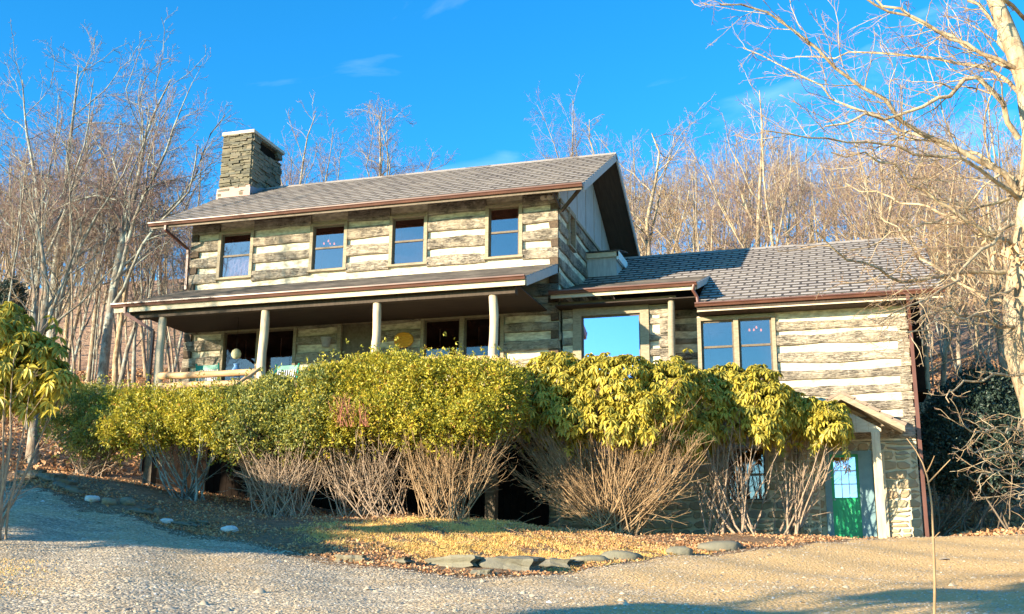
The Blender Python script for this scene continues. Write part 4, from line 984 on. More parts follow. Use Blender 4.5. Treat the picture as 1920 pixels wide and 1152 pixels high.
class Plant:
    def __init__(s, seed): s.r = np.random.RandomState(seed); s.g = {}
    def add(s, lv, pts, rad): s.g.setdefault((lv, len(pts)), []).append((np.asarray(pts, float), np.asarray(rad, float)))
    def mesh(s, lvs, sides):
        Vs, Fs, Ls, off = [], [], [], 0
        for (lv, n), L in s.g.items():
            if lv not in lvs: continue
            V, F = tubes_np(np.stack([q[0] for q in L]), np.stack([q[1] for q in L]), sides[lv])
            Vs.append(V); Fs.append(F+off); Ls.append(np.full(len(F), lv)); off += len(V)
        if not Vs: return None
        return np.concatenate(Vs), np.concatenate(Fs), np.concatenate(Ls)
    def limb(s, p0, d0, L, n, wob, upb, tw=0.0):
        "one wandering limb"
        d = d0/np.linalg.norm(d0); pts = [np.array(p0, float)]; st = L/(n-1)
        for i in range(n-1):
            d = d + s.r.normal(0, wob, 3) + np.array([0, 0, upb]); d /= np.linalg.norm(d); pts.append(pts[-1]+d*st)
        return np.array(pts)
    def kids(s, pts, rad, lv, spec):
        "spec: per level (count per metre, t0, length ratio, angle lo, angle hi, n points, wobble, up bias, radius ratio, min radius)"
        if lv not in spec: return
        dens, t0, lr, a0, a1, n, wob, upb, rr, rmin = spec[lv]
        seg = np.linalg.norm(np.diff(pts, axis=0), axis=1); L = seg.sum(); cum = np.concatenate([[0], np.cumsum(seg)])/L
        m = max(2, int(dens*L*(1-t0)+s.r.rand()))
        for q in range(m):
            t = t0+(1-t0)*(q+s.r.rand())/m; t = min(t, .98)
            i = min(len(pts)-2, int(np.searchsorted(cum, t)-1)); i = max(0, i); f = (t-cum[i])/max(1e-6, cum[i+1]-cum[i])
            p = pts[i]*(1-f)+pts[i+1]*f; T = pts[i+1]-pts[i]; T /= np.linalg.norm(T)
            z = s.r.normal(0, 1, 3); sd = z-T*(z@T); sd /= np.linalg.norm(sd); an = math.radians(s.r.uniform(a0, a1))
            d = T*math.cos(an)+sd*math.sin(an); ln = L*lr*(1-0.62*(t-t0)/(1-t0))*s.r.uniform(.6, 1.2)
            r0 = max(rmin, (rad[i]*(1-f)+rad[i+1]*f)*rr*s.r.uniform(.8, 1.1))
            q_ = s.limb(p, d, ln, n, wob, upb); rd = np.linspace(r0, max(rmin*.55, r0*.28), n)
            s.add(lv, q_, rd); s.kids(q_, rd, lv+1, spec)
def forest_spec(kind):
    if kind == 'wide':
        return {1: (1.3, .30, .50, 30, 62, 9, .20, .05, .46, .016), 2: (2.2, .18, .48, 28, 62, 7, .24, .05, .50, .010), 3: (3.8, .12, .5, 25, 65, 4, .24, .04, .55, .0072), 4: (7.5, .12, .6, 25, 60, 3, .2, .03, .7, .0056)}
    if kind == 'tall':
        return {1: (1.2, .30, .36, 20, 50, 9, .17, .09, .42, .015), 2: (2.3, .16, .48, 25, 55, 6, .22, .07, .50, .010), 3: (3.8, .12, .5, 25, 62, 4, .24, .05, .55, .0070), 4: (7.5, .12, .6, 25, 60, 3, .2, .03, .7, .0054)}
    if kind == 'pole':
        return {1: (1.6, .25, .20, 28, 70, 6, .20, .05, .36, .010), 2: (3.0, .15, .5, 25, 65, 4, .2, .04, .5, .007), 3: (4.5, .2, .5, 25, 60, 3, .2, .03, .7, .0055)}
def finish_tree(pl, root, bark, twig, maxlv=4):
    tr = pl.mesh([0], {0: 9}); V, F, L = tr; np_mesh('trunk', V, F, bark, root, smooth=True)
    sides = {1: 6, 2: 4, 3: 3, 4: 3, 5: 3}; b = pl.mesh([1, 2, 3, 4, 5], sides)
    if b is not None:
        V, F, L = b; np_mesh('branches', V, F, [bark, twig], root, smooth=True, matidx=(L >= 3).astype(int))
def proto_tree(seed, kind, H, r0, bark, twig, label, loc=(0, 0, 0), group=None, path=None, cat='tree'):
    pl = Plant(seed); n = 12
    root = thing('bare_tree', label, cat, loc, group)
    base = np.array(loc, float)
    if path is not None: pts = resample(np.array(path, float), n)
    else: pts = pl.limb(base+np.array([0, 0, -.3]), np.array([pl.r.uniform(-.1, .1), pl.r.uniform(-.1, .1), 1]), H, n, .05, .05)
    rad = r0*np.linspace(1, .12, n)**1.0; rad[0] *= 1.25
    pl.add(0, pts, rad); sp = forest_spec(kind)
    # forks: two or three leaders high on the trunk
    if kind != 'pole':
        for q in range(3):
            i = 4+q; d = (pts[i+1]-pts[i]); d /= np.linalg.norm(d); a = pl.r.uniform(0, 6.28); d = d*1.0+np.array([math.cos(a), math.sin(a), 0])*pl.r.uniform(.35, .6)
            L = np.linalg.norm(np.diff(pts[i:], axis=0), axis=1).sum()*pl.r.uniform(.7, .95)
            li = pl.limb(pts[i], d, L, 10, .08, .10); rd = np.linspace(rad[i]*.62, .014, 10); pl.add(0, li, rd) if False else pl.add(1, li, rd); pl.kids(li, rd, 2, sp)
    pl.kids(pts, rad, 1, sp); finish_tree(pl, root, bark, twig)
    return root
def copy_tree(src, loc, rz, sc, label=None, group=None):
    c = src.copy(); COL.objects.link(c); c.location = Vector(tuple(float(a) for a in loc)); c.rotation_euler = (0, 0, rz); c.scale = (sc, sc, sc)
    for ch_ in src.children:
        d = ch_.copy(); COL.objects.link(d); d.parent = c
    if label: c['label'] = label
    if group: c['group'] = group
    return c

# --- individual trees on the left, read from the photo
def path_px(pxs, y0, y1):
    n = len(pxs); return np.array([P(u, v, y0+(y1-y0)*i/(n-1)) for i, (u, v) in enumerate(pxs)])
def shown_tree(pxs, y0, y1, r0, seed, kind, bark, twig, label):
    pth = path_px(pxs, y0, y1); b = pth[0].copy(); gz = zt(b[0], b[1])
    pth = np.concatenate([[[b[0], b[1], gz-.4]], pth]) if gz < b[2] else pth
    return proto_tree(seed, kind, 0, r0, bark, twig, label, (b[0], b[1], min(gz, b[2])), None, pth)
shown_tree([(64, 600), (72, 490), (74, 382), (60, 300), (48, 240), (42, 150)], 6, 7, .17, 21, 'wide', M['bark_grey'], M['twig'], 'slender pale lichened tree nearest the left edge, rising behind the rhododendron')
shown_tree([(95, 640), (100, 540), (108, 470), (121, 369), (128, 290), (140, 200), (147, 122)], 8, 9, .22, 22, 'wide', M['bark_grey'], M['twig'], 'tall forked pale tree with gnarled limbs, second from the left edge')
shown_tree([(98, 640), (120, 540), (143, 477), (186, 395), (225, 343), (250, 280)], 5, 4, .13, 23, 'tall', M['bark_grey'], M['twig'], 'slim grey tree leaning right from between the two pale trees at far left')
shown_tree([(190, 728), (204, 600), (221, 490), (243, 412), (262, 325), (275, 240), (320, 150)], 5, 6, .22, 24, 'wide', M['bark_grey'], M['twig'], 'pale trunk leaning right just left of the porch roof, crown spread against blue sky')
shown_tree([(222, 738), (240, 650), (262, 590), (300, 480), (330, 400)], 9, 10, .12, 25, 'tall', M['bark_grey'], M['twig'], 'thin leaning tree seen through the gap beside the left porch post')
shown_tree([(250, 735), (252, 640), (262, 560), (300, 470)], 12, 12, .11, 26, 'pole', M['bark_grey'], M['twig'], 'thin spotted sapling immediately left of the left porch post')
shown_tree([(60, 875), (66, 760), (72, 640), (90, 560), (80, 470), (60, 380)], -4, -3, .17, 27, 'tall', M['bark'], M['twig_tan'], 'pale rough trunk standing beneath the rhododendron at the left edge')
# the slim birch-like trunks beside the right corner
shown_tree([(1742, 790), (1738, 690), (1734, 600), (1728, 480), (1740, 380)], 9, 10, .13, 31, 'tall', M['bark_cream'], M['twig_tan'], 'pale birch trunk rising right beside the dark bay at the right house corner')
shown_tree([(1765, 760), (1772, 660), (1780, 560), (1776, 430), (1790, 320)], 12, 12, .12, 32, 'tall', M['bark_cream'], M['twig_tan'], 'slim cream trunk second right of the right house corner')
shown_tree([(1886, 740), (1880, 660), (1868, 600), (1862, 480), (1850, 360)], 10, 10, .20, 33, 'tall', M['bark_cream'], M['twig_tan'], 'cream trunk just left of the great tree, behind the dark evergreen')
shown_tree([(1218, 500), (1212, 420), (1225, 360), (1238, 290), (1222, 250)], 20, 22, .24, 34, 'wide', M['bark_cream'], M['twig_tan'], 'sunlit gnarled tree right behind the main gable with level twisting limbs')
shown_tree([(1420, 480), (1422, 400), (1426, 330), (1430, 250), (1424, 170)], 22, 22, .20, 35, 'tall', M['bark_cream'], M['twig'], 'straight cream tree standing over the middle of the wing ridge')
shown_tree([(1072, 330), (1073, 280), (1075, 240), (1074, 190)], 45, 45, .16, 36, 'tall', M['bark'], M['twig'], 'single pale bare treetop showing above the main ridge near its right end')
shown_tree([(712, 340), (714, 290), (712, 240), (716, 200)], 30, 30, .20, 37, 'wide', M['bark'], M['twig'], 'spreading bare treetop above the middle of the main roof')
shown_tree([(560, 370), (566, 320), (575, 260), (592, 215)], 26, 26, .18, 38, 'tall', M['bark'], M['twig'], 'bare tree rising immediately right of the chimney')

# --- the woods on the hill: prototypes, then copies one by one
WOODS = 'bare trees in the woods on the hillside'
protos = []
for q, (kind, H, r0, bk, tw) in enumerate([('wide', 13, .16, 'bark', 'twig'), ('tall', 15, .14, 'bark', 'twig'), ('tall', 14, .13, 'bark_grey', 'twig'), ('wide', 12, .17, 'bark_cream', 'twig_tan'),
                                           ('tall', 16, .15, 'bark_cream', 'twig'), ('pole', 10, .060, 'bark', 'twig_tan'), ('pole', 8, .05, 'bark_grey', 'twig_tan'), ('tall', 13, .13, 'bark', 'twig_tan')]):
    lab = {'wide': 'spreading bare hardwood in the woods on the hill', 'tall': 'tall slender bare hardwood in the woods on the hill', 'pole': 'thin pole sized sapling in the woods on the hill'}[kind]
    protos.append((proto_tree(50+q, kind, H, r0, M[bk], M[tw], lab, (0, 0, 0), WOODS), kind))
rr = np.random.RandomState(11); spots = []
def try_spot(u, d, mind):
    r = PD(u, 600, d); x, y = r[0], r[1]
    if -14.5 < x < 12 and y < 13: return None
    for (a, b) in spots:
        if (a-x)**2+(b-y)**2 < mind**2: return None
    spots.append((x, y)); return x, y
first = {}
MARKS = [(-40, 'just outside the left edge'), (60, 'at the far left edge of the view'), (130, 'above the near rhododendron'), (200, 'among the pale trunks at far left'), (290, 'left of the porch roof end'),
         (350, 'over the left end of the upper gutter'), (420, 'left of the chimney'), (520, 'behind the chimney'), (600, 'just right of the chimney'), (680, 'right of the chimney over the main roof'),
         (820, 'above the middle of the main roof'), (960, 'right of the middle of the main roof'), (1090, 'over the right half of the main ridge'), (1180, 'by the peak of the main gable'), (1240, 'just right of the main gable'),
         (1300, 'over the left end of the wing roof'), (1360, 'above the shadow on the wing roof'), (1420, 'over the middle of the wing roof'), (1480, 'right of the middle of the wing roof'), (1540, 'above the double wing window'),
         (1600, 'over the right half of the wing roof'), (1660, 'above the hooded door'), (1720, 'over the right end of the wing ridge'), (1765, 'just right of the house corner'), (1810, 'above the left of the dark evergreen'),
         (1860, 'above the peak of the dark evergreen'), (1920, 'beside the great right tree')]
KIND_W = {'wide': 'spreading', 'tall': 'tall slender', 'pole': 'thin sapling-like'}
TONE_W = ['brown', 'dark-twigged', 'grey', 'sandy', 'cream', 'light brown', 'silvery', 'tan']
used_labels = set()
def wood_label(x, y, k, kind):
    q = np.array([x, y, zt(x, y)+3])-CAM; z_ = q@fw; u = CU+F_PX*(q@rt)/z_; d = math.hypot(q[0], q[1])
    w = next((m for c, m in MARKS if u < c), 'behind the great right tree')
    row = 'nearest row' if d < 50 else 'second row' if d < 62 else 'third row' if d < 76 else 'topmost row'
    return '%s %s bare tree, %s, %s' % (KIND_W[kind], TONE_W[k], row, w)
def place_wood(x, y, k, sc):
    src, kind = protos[k]; z = zt(x, y); lab = wood_label(x, y, k, kind)
    if lab in used_labels: return
    used_labels.add(lab)
    if k not in first:
        first[k] = 1; src['label'] = lab; src.location = (x, y, z-.2); src.scale = (sc, sc, sc); return
    copy_tree(src, (x, y, z-.2), rr.uniform(0, 6.28), sc, lab)
cnt = 0
def fill(n, u0, u1, d0, d1, mind, ks, s0, s1):
    global cnt
    m = 0; tries = 0
    while m < n and tries < n*12:
        tries += 1
        q = try_spot(rr.uniform(u0, u1), rr.uniform(d0, d1), mind)
        if q is None: continue
        place_wood(q[0], q[1], ks[rr.randint(len(ks))], rr.uniform(s0, s1)); m += 1
    cnt += m
fill(56, -60, 420, 44, 90, 2.2, [0, 1, 2, 3, 7], .62, .95)
fill(24, 420, 820, 58, 84, 2.4, [0, 1, 2], .50, .68)
fill(9, 820, 1150, 66, 84, 3.0, [1, 2], .26, .38)
fill(84, 1180, 1960, 46, 92, 2.0, [0, 1, 3, 4, 7], .60, .90)
fill(14, 1500, 1960, 40, 50, 2.0, [3, 4, 7], .75, 1.0)
fill(74, -60, 380, 38, 62, 1.0, [5, 6], .7, 1.2)
fill(34, 1720, 1960, 36, 62, 1.0, [5, 6], .7, 1.2)
fill(24, 1180, 1720, 45, 62, 1.5, [5, 6], .9, 1.3)

# ------------------------------------------------------------------ leaves
def leaves(base, d, nrm, L, W, droop=0.25, fold=0.25):
    "one folded pointed leaf per row: 6 verts, 2 quads"
    d = d/np.linalg.norm(d, axis=1, keepdims=True); sd = np.cross(d, nrm); sd /= np.maximum(np.linalg.norm(sd, axis=1, keepdims=True), 1e-6)
    u_ = np.cross(sd, d); L = L[:, None]; W = W[:, None]; dz = np.zeros_like(d); dz[:, 2] = -1
    b = base; t = base+d*L+dz*L*droop
    l1 = base+d*L*.30+sd*W*.42+u_*W*fold+dz*L*droop*.08; l2 = base+d*L*.68+sd*W*.46+u_*W*fold+dz*L*droop*.42
    r1 = base+d*L*.30-sd*W*.42+u_*W*fold+dz*L*droop*.08; r2 = base+d*L*.68-sd*W*.46+u_*W*fold+dz*L*droop*.42
    n = len(base); V = np.stack([b, l1, l2, t, r2, r1], 1).reshape(-1, 3); o = np.arange(n)*6
    F = np.stack([np.stack([o, o+1, o+2, o+3], 1), np.stack([o, o+3, o+4, o+5], 1)], 1).reshape(-1, 4)
    return V, F
def rand_dirs(r, n, up_bias=0.0):
    d = r.normal(0, 1, (n, 3)); d[:, 2] += up_bias; return d/np.linalg.norm(d, axis=1, keepdims=True)
def lobe_points(r, lobes, n):
    "points in the outer shell of a union of ellipsoids"
    w = np.array([l[1][0]*l[1][1]+l[1][0]*l[1][2]+l[1][1]*l[1][2] for l in lobes]); w = w/w.sum()
    ps, ds = [], []; k = r.choice(len(lobes), n, p=w)
    for i, (c, rad) in enumerate(lobes):
        m = int((k == i).sum())
        if m == 0: continue
        d = rand_dirs(r, m, .25); s_ = 1.0-np.abs(r.normal(0, .16, (m, 1))); s_ *= 1+0.10*np.sin(d[:, :1]*7+i)*np.cos(d[:, 1:2]*6+i)
        ps.append(c+d*np.array(rad)*s_); dd = d/np.array(rad); ds.append(dd/np.linalg.norm(dd, axis=1, keepdims=True))
    ps = np.concatenate(ps); ds = np.concatenate(ds)
    deep = np.zeros(len(ps), bool)
    for (c, rad) in lobes: deep |= (((ps-c)/(np.array(rad)*.62))**2).sum(1) < 1
    return ps[~deep], ds[~deep]
def lobes_px(lst):
    out = []
    for (u, v, ru, rv, y, ry) in lst:
        c = P(u, v, y); dist = np.linalg.norm(c-CAM); s_ = dist/F_PX; out.append((c, (ru*s_, ry, rv*s_)))
    return out
HT = np.array([(105, 745), (140, 732), (200, 733), (240, 745), (300, 740), (400, 740), (440, 738), (500, 722), (560, 705), (620, 685), (700, 673), (760, 667), (820, 672), (880, 680), (930, 682), (950, 698), (1000, 690), (1040, 668), (1100, 660), (1160, 653), (1210, 662),
               (1230, 685), (1280, 668), (1310, 690), (1350, 690), (1420, 688), (1440, 708), (1470, 738), (1520, 745), (1560, 768), (1600, 800)], float)
HB = np.array([(105, 830), (150, 845), (240, 835), (300, 822), (400, 820), (450, 832), (550, 836), (650, 828), (700, 822), (760, 815), (850, 826), (940, 825), (950, 792), (1000, 795), (1060, 820), (1100, 838), (1200, 832), (1300, 832), (1400, 825), (1450, 822), (1500, 815), (1600, 822)], float)
def auto_lobes(u0, u1, n, rp, yt, yb, ry, seed):
    r = np.random.RandomState(seed); out = []
    for q in range(n):
        R = rp*r.uniform(.75, 1.25); u = u0+(u1-u0)*(q+r.rand())/n; k = (q*0.618+r.rand()*.3) % 1.0
        lo = np.interp(u, HT[:, 0], HT[:, 1])+R*.72; hi = np.interp(u, HB[:, 0], HB[:, 1])-R*.45; v = lo+(hi-lo)*k**1.2
        out.append((min(max(u, u0+R*.6), u1-R*.6), v, R*r.uniform(1.0, 1.35), R, yt+(yb-yt)*k+r.uniform(-.3, .3), ry))
    return out
def ragged(r, lobes, ps, ds, frac):
    m = int(len(ps)*frac); k = r.choice(len(ps), m); sp = ps[k]; sd = ds[k]; out = sp+sd*np.abs(r.normal(0, .16, (m, 1)))+np.array([0, 0, 1])*r.normal(0, .10, (m, 1))
    low = ps[:, 2] < np.quantile(ps[:, 2], .3); kk = r.choice(np.where(low)[0], m); hang = ps[kk]-np.array([0, 0, 1])*np.abs(r.normal(0, .16, (m, 1)))+r.normal(0, .1, (m, 3))
    return np.concatenate([ps, out, hang]), np.concatenate([ds, sd, ds[kk]])
def tuft_foliage(name, root, lobes, n, per, ll, lw, mat, seed, droop=.1):
    r = np.random.RandomState(seed); ps, ds = lobe_points(r, lobes, n); ps, ds = ragged(r, lobes, ps, ds, .12); N = len(ps)
    b = np.repeat(ps, per, 0)+r.normal(0, ll*.45, (N*per, 3)); od = np.repeat(ds, per, 0)
    d = od*.55+rand_dirs(r, N*per, .25)*.8; nr = od*.5+rand_dirs(r, N*per, .6)
    tone = np.clip(np.repeat(r.rand(N), per)*.6+r.rand(N*per)*.4, 0, 1)
    V, F = leaves(b, d, nr, r.uniform(.7, 1.2, N*per)*ll, r.uniform(.8, 1.2, N*per)*lw, droop)
    return np_mesh(name, V, F, mat, root, attrs={'rnd': np.repeat(tone, 2)})
def whorl_foliage(name, root, lobes, n, per, ll, lw, mat, seed, droop=.55):
    r = np.random.RandomState(seed); ps, ds = lobe_points(r, lobes, n); ps, ds = ragged(r, lobes, ps, ds, .05); N = len(ps)
    ax = ds*.6+np.array([0, 0, .55])+r.normal(0, .15, ds.shape); ax /= np.linalg.norm(ax, axis=1, keepdims=True)
    ref = np.cross(ax, r.normal(0, 1, ax.shape)); ref /= np.linalg.norm(ref, axis=1, keepdims=True); r2 = np.cross(ax, ref)
    Vs, tone = [], []
    an = (np.arange(per)*2*np.pi/per)[None, :]+r.uniform(0, 6.28, (N, 1))+r.normal(0, .2, (N, per))
    el = r.uniform(-.5, .25, (N, per))
    d = (ref[:, None]*np.cos(an)[..., None]+r2[:, None]*np.sin(an)[..., None])*np.cos(el)[..., None]+ax[:, None]*np.sin(el)[..., None]
    b = np.repeat(ps, per, 0)+d.reshape(-1, 3)*.012; d = d.reshape(-1, 3); nr = np.repeat(ax, per, 0)
    tone = np.clip(np.repeat(r.rand(N), per)*.55+r.rand(N*per)*.45, 0, 1)
    V, F = leaves(b, d, nr, r.uniform(.75, 1.15, N*per)*ll, r.uniform(.85, 1.15, N*per)*lw, droop)
    np_mesh(name, V, F, mat, root, attrs={'rnd': np.repeat(tone, 2)})
    return ps
def stems(root, base, targets, n_main, r0, seed, mat, spread=.35, twigs=(2.0, 2.5), wob=.10, name='stems', rmin=.006):
    pl = Plant(seed); r = pl.r; base = np.array(base, float)
    for q in range(n_main):
        tg = targets[r.randint(len(targets))]; b = base+np.array([r.uniform(-spread, spread), r.uniform(-spread, spread)*.8, 0]); b[2] = zt(b[0], b[1])-.05
        n = 9; t = np.linspace(0, 1, n)[:, None]; mid = b*.5+tg*.5+np.array([(b[0]-base[0])*.6, (b[1]-base[1])*.6, 0])
        c0 = b+(tg-b)*.35+np.array([(tg[0]-b[0])*.15, (tg[1]-b[1])*.1, -abs(tg[2]-b[2])*.02])
        pts = (1-t)**2*b+2*t*(1-t)*c0+t**2*tg; w = r.normal(0, wob*.35, (n, 3)); w[0] = 0; pts = pts+np.cumsum(w, 0)*.6
        rd = np.linspace(r0*r.uniform(.6, 1.2), rmin, n); pl.add(0, pts, rd)
        pl.kids(pts, rd, 1, {1: (twigs[0], .18, .34, 15, 48, 5, .16, .05, .55, rmin), 2: (twigs[1], .15, .5, 20, 50, 4, .2, .04, .7, rmin*.8)})
    V, F, L = pl.mesh([0, 1, 2], {0: 6, 1: 4, 2: 3}); np_mesh(name, V, F, mat, root, smooth=True)
def shrub(name, label, cat, base_px, lobes_l, build, nst, r0, seed, smat, spread=.35, twigs=(2.0, 2.5), extra=None, group=None, by=None):
    lb = lobes_px(lobes_l)
    if by is None: g = G(*base_px)
    else: q = P(base_px[0], base_px[1], by); g = np.array([q[0], by, zt(q[0], by)])
    t = thing(name, label, cat, g, group)
    build(t, lb, seed)
    r = np.random.RandomState(seed+9); ps, _ = lobe_points(r, lb, 400)
    tg = list(ps[ps[:, 2] < np.quantile(ps[:, 2], .6)]+np.array([0, .15, 0]))
    stems(t, g, tg, nst, r0, seed+3, smat, spread, twigs)
    return t
# hedge of azalea-like shrubs in front of the porch, left to right
small = lambda n, m='leaf_small', ll=.085, lw=.036: (lambda t, lb, s: tuft_foliage('foliage', t, lb, n, 5, ll, lw, M[m], s))
shrub('shrub', 'dark olive rounded shrub at the far left end of the hedge', 'shrub', (165, 893), auto_lobes(104, 262, 16, 30, -5.2, -6.0, .8, 1), small(6500, 'leaf_olive', .075, .03), 40, .018, 201, M['twig_grey'], .40, (2.6, 3.0), by=-5.7)
shrub('shrub', 'yellow green shrub with pale forked stems, second from the left of the hedge', 'shrub', (360, 938), auto_lobes(215, 450, 20, 33, -5.2, -6.2, .8, 2), small(9500), 22, .030, 202, M['bark_grey'], .3, (2.4, 3.0), by=-6.1)
shrub('shrub', 'wide grey green shrub below the second porch post, full of grey twigs', 'shrub', (530, 968), auto_lobes(400, 640, 24, 36, -5.0, -6.1, .85, 3), small(13000, 'leaf_olive', .085, .036), 110, .015, 203, M['twig_grey'], .75, (3.0, 3.2), by=-6.3)
shrub('shrub', 'tall shrub reaching the middle porch post with a bare reddish twiggy patch', 'shrub', (690, 962), auto_lobes(585, 790, 24, 38, -5.0, -6.0, .85, 4), small(12500), 80, .017, 204, M['twig_grey'], .85, (2.6, 3.0), by=-5.9)
shrub('shrub', 'bright golden yellow shrub between the hedge and the large rhododendron', 'shrub', (835, 958), auto_lobes(735, 962, 26, 38, -4.9, -5.9, .85, 5), small(14500), 110, .014, 205, M['twig_tan'], .5, (2.8, 3.2), by=-6.2)
# red bare patch of twigs in the hedge
c_ = P(665, 800, -6.9); t = thing('dead_twigs', 'bare reddish dead twigs poking from the front of the hedge below the middle post', 'twigs', (c_[0], c_[1], c_[2]-.2)); pl = Plant(77)
for q in range(26):
    li = pl.limb(P(660+pl.r.uniform(-30, 35), 800, -6.75+pl.r.uniform(-.2, .2)), np.array([pl.r.uniform(-.6, .6), -.5, 1]), pl.r.uniform(.4, .8), 5, .12, .05); rd = np.linspace(.010, .004, 5); pl.add(0, li, rd)
    pl.kids(li, rd, 1, {1: (6, .2, .4, 25, 50, 3, .1, .05, .7, .004)})
V, F, L = pl.mesh([0, 1], {0: 4, 1: 3}); np_mesh('twigs', V, F, M['twig_red'], t)
# rhododendrons
big = lambda n, m='leaf_rhodo', ll=.15, lw=.062, per=8: (lambda t, lb, s: whorl_foliage('foliage', t, lb, n, per, ll, lw, M[m], s))
shrub('rhododendron', 'largest rhododendron with drooping yellow green leaves above a fan of bare stems', 'rhododendron', (1160, 1003),
      auto_lobes(950, 1290, 32, 40, -3.3, -4.0, .9, 6), big(4200), 120, .020, 301, M['twig_tan'], .45, (2.2, 2.6), by=-4.2)
shrub('rhododendron', 'middle rhododendron shading the basement window, darker leaves below and yellow above', 'rhododendron', (1375, 1000),
      auto_lobes(1255, 1462, 20, 34, -2.0, -2.5, .75, 7)+[(1412, 703, 16, 18, -2.0, .5)], big(2300), 30, .034, 302, M['twig_grey'], .6, (2.0, 2.6), by=-2.7)
shrub('rhododendron', 'rightmost dark rhododendron reaching over the green door hood', 'rhododendron', (1475, 1003),
      auto_lobes(1440, 1578, 15, 25, -1.5, -1.8, .5, 8)+[(1577, 775, 12, 20, -1.6, .3)], big(1500), 18, .036, 303, M['twig_grey'], .30, (2.0, 2.6), by=-2.0)
rh = [o for o in scene.objects if o.get('label', '').startswith('largest rhododendron')][0]
low = [P(u, v, -4.4) for u, v in ((955, 800), (965, 830), (985, 800), (1000, 850), (1020, 810), (1040, 830), (960, 880), (1290, 850), (1310, 830), (1330, 850), (1260, 830))]
stems(rh, rh.location, low, 60, .016, 388, M['twig_tan'], .4, (2.6, 2.8), wob=.08)
# left foreground rhododendron
shrub('rhododendron', 'near rhododendron with long drooping leaves entering at the left edge', 'rhododendron', (-20, 985),
      [(0, 625, 45, 34, -14.5, .7), (-50, 640, 60, 60, -14.5, .9), (55, 650, 38, 30, -14.3, .6), (85, 690, 30, 26, -14.2, .5), (30, 690, 40, 30, -14.4, .6), (-20, 690, 45, 36, -14.5, .6), (70, 730, 34, 20, -14.1, .5), (115, 715, 20, 26, -14.2, .35), (5, 745, 42, 26, -14.4, .5), (-45, 740, 45, 40, -14.4, .6), (20, 590, 26, 20, -14.3, .4), (100, 660, 20, 16, -14.2, .3), (60, 765, 22, 12, -14.2, .3)],
      big(700, 'leaf_rhodo', .17, .06), 14, .030, 304, M['twig_grey'], .3, (1.8, 2.2), by=-14.4)
# dark evergreen on the right
shrub('evergreen_shrub', 'dark blue green evergreen mass at right beyond the house corner, on thin dark stems', 'shrub', (1810, 1000),
      [(1815, 790, 60, 70, 3.0, 1.4), (1870, 830, 50, 80, 3.0, 1.4), (1770, 850, 40, 60, 2.6, 1.1), (1840, 740, 40, 45, 3.2, 1.0), (1890, 770, 40, 60, 3.4, 1.0), (1820, 880, 70, 45, 2.8, 1.2), (1760, 800, 28, 40, 2.8, .8)],
      (lambda t, lb, s: tuft_foliage('foliage', t, lb, 7500, 5, .11, .045, M['leaf_dark'], s)), 34, .030, 305, M['sash'], 1.1, (1.2, 2.0), by=2.4)
shrub('evergreen_shrub', 'small dark conifer glimpsed at the left edge behind the near rhododendron', 'shrub', (10, 700), [(10, 600, 26, 40, 2, .9), (20, 560, 16, 30, 2, .6)],
      (lambda t, lb, s: tuft_foliage('foliage', t, lb, 1500, 5, .13, .04, M['leaf_dark'], s)), 5, .03, 306, M['sash'], .2, (1, 2), by=2.0)

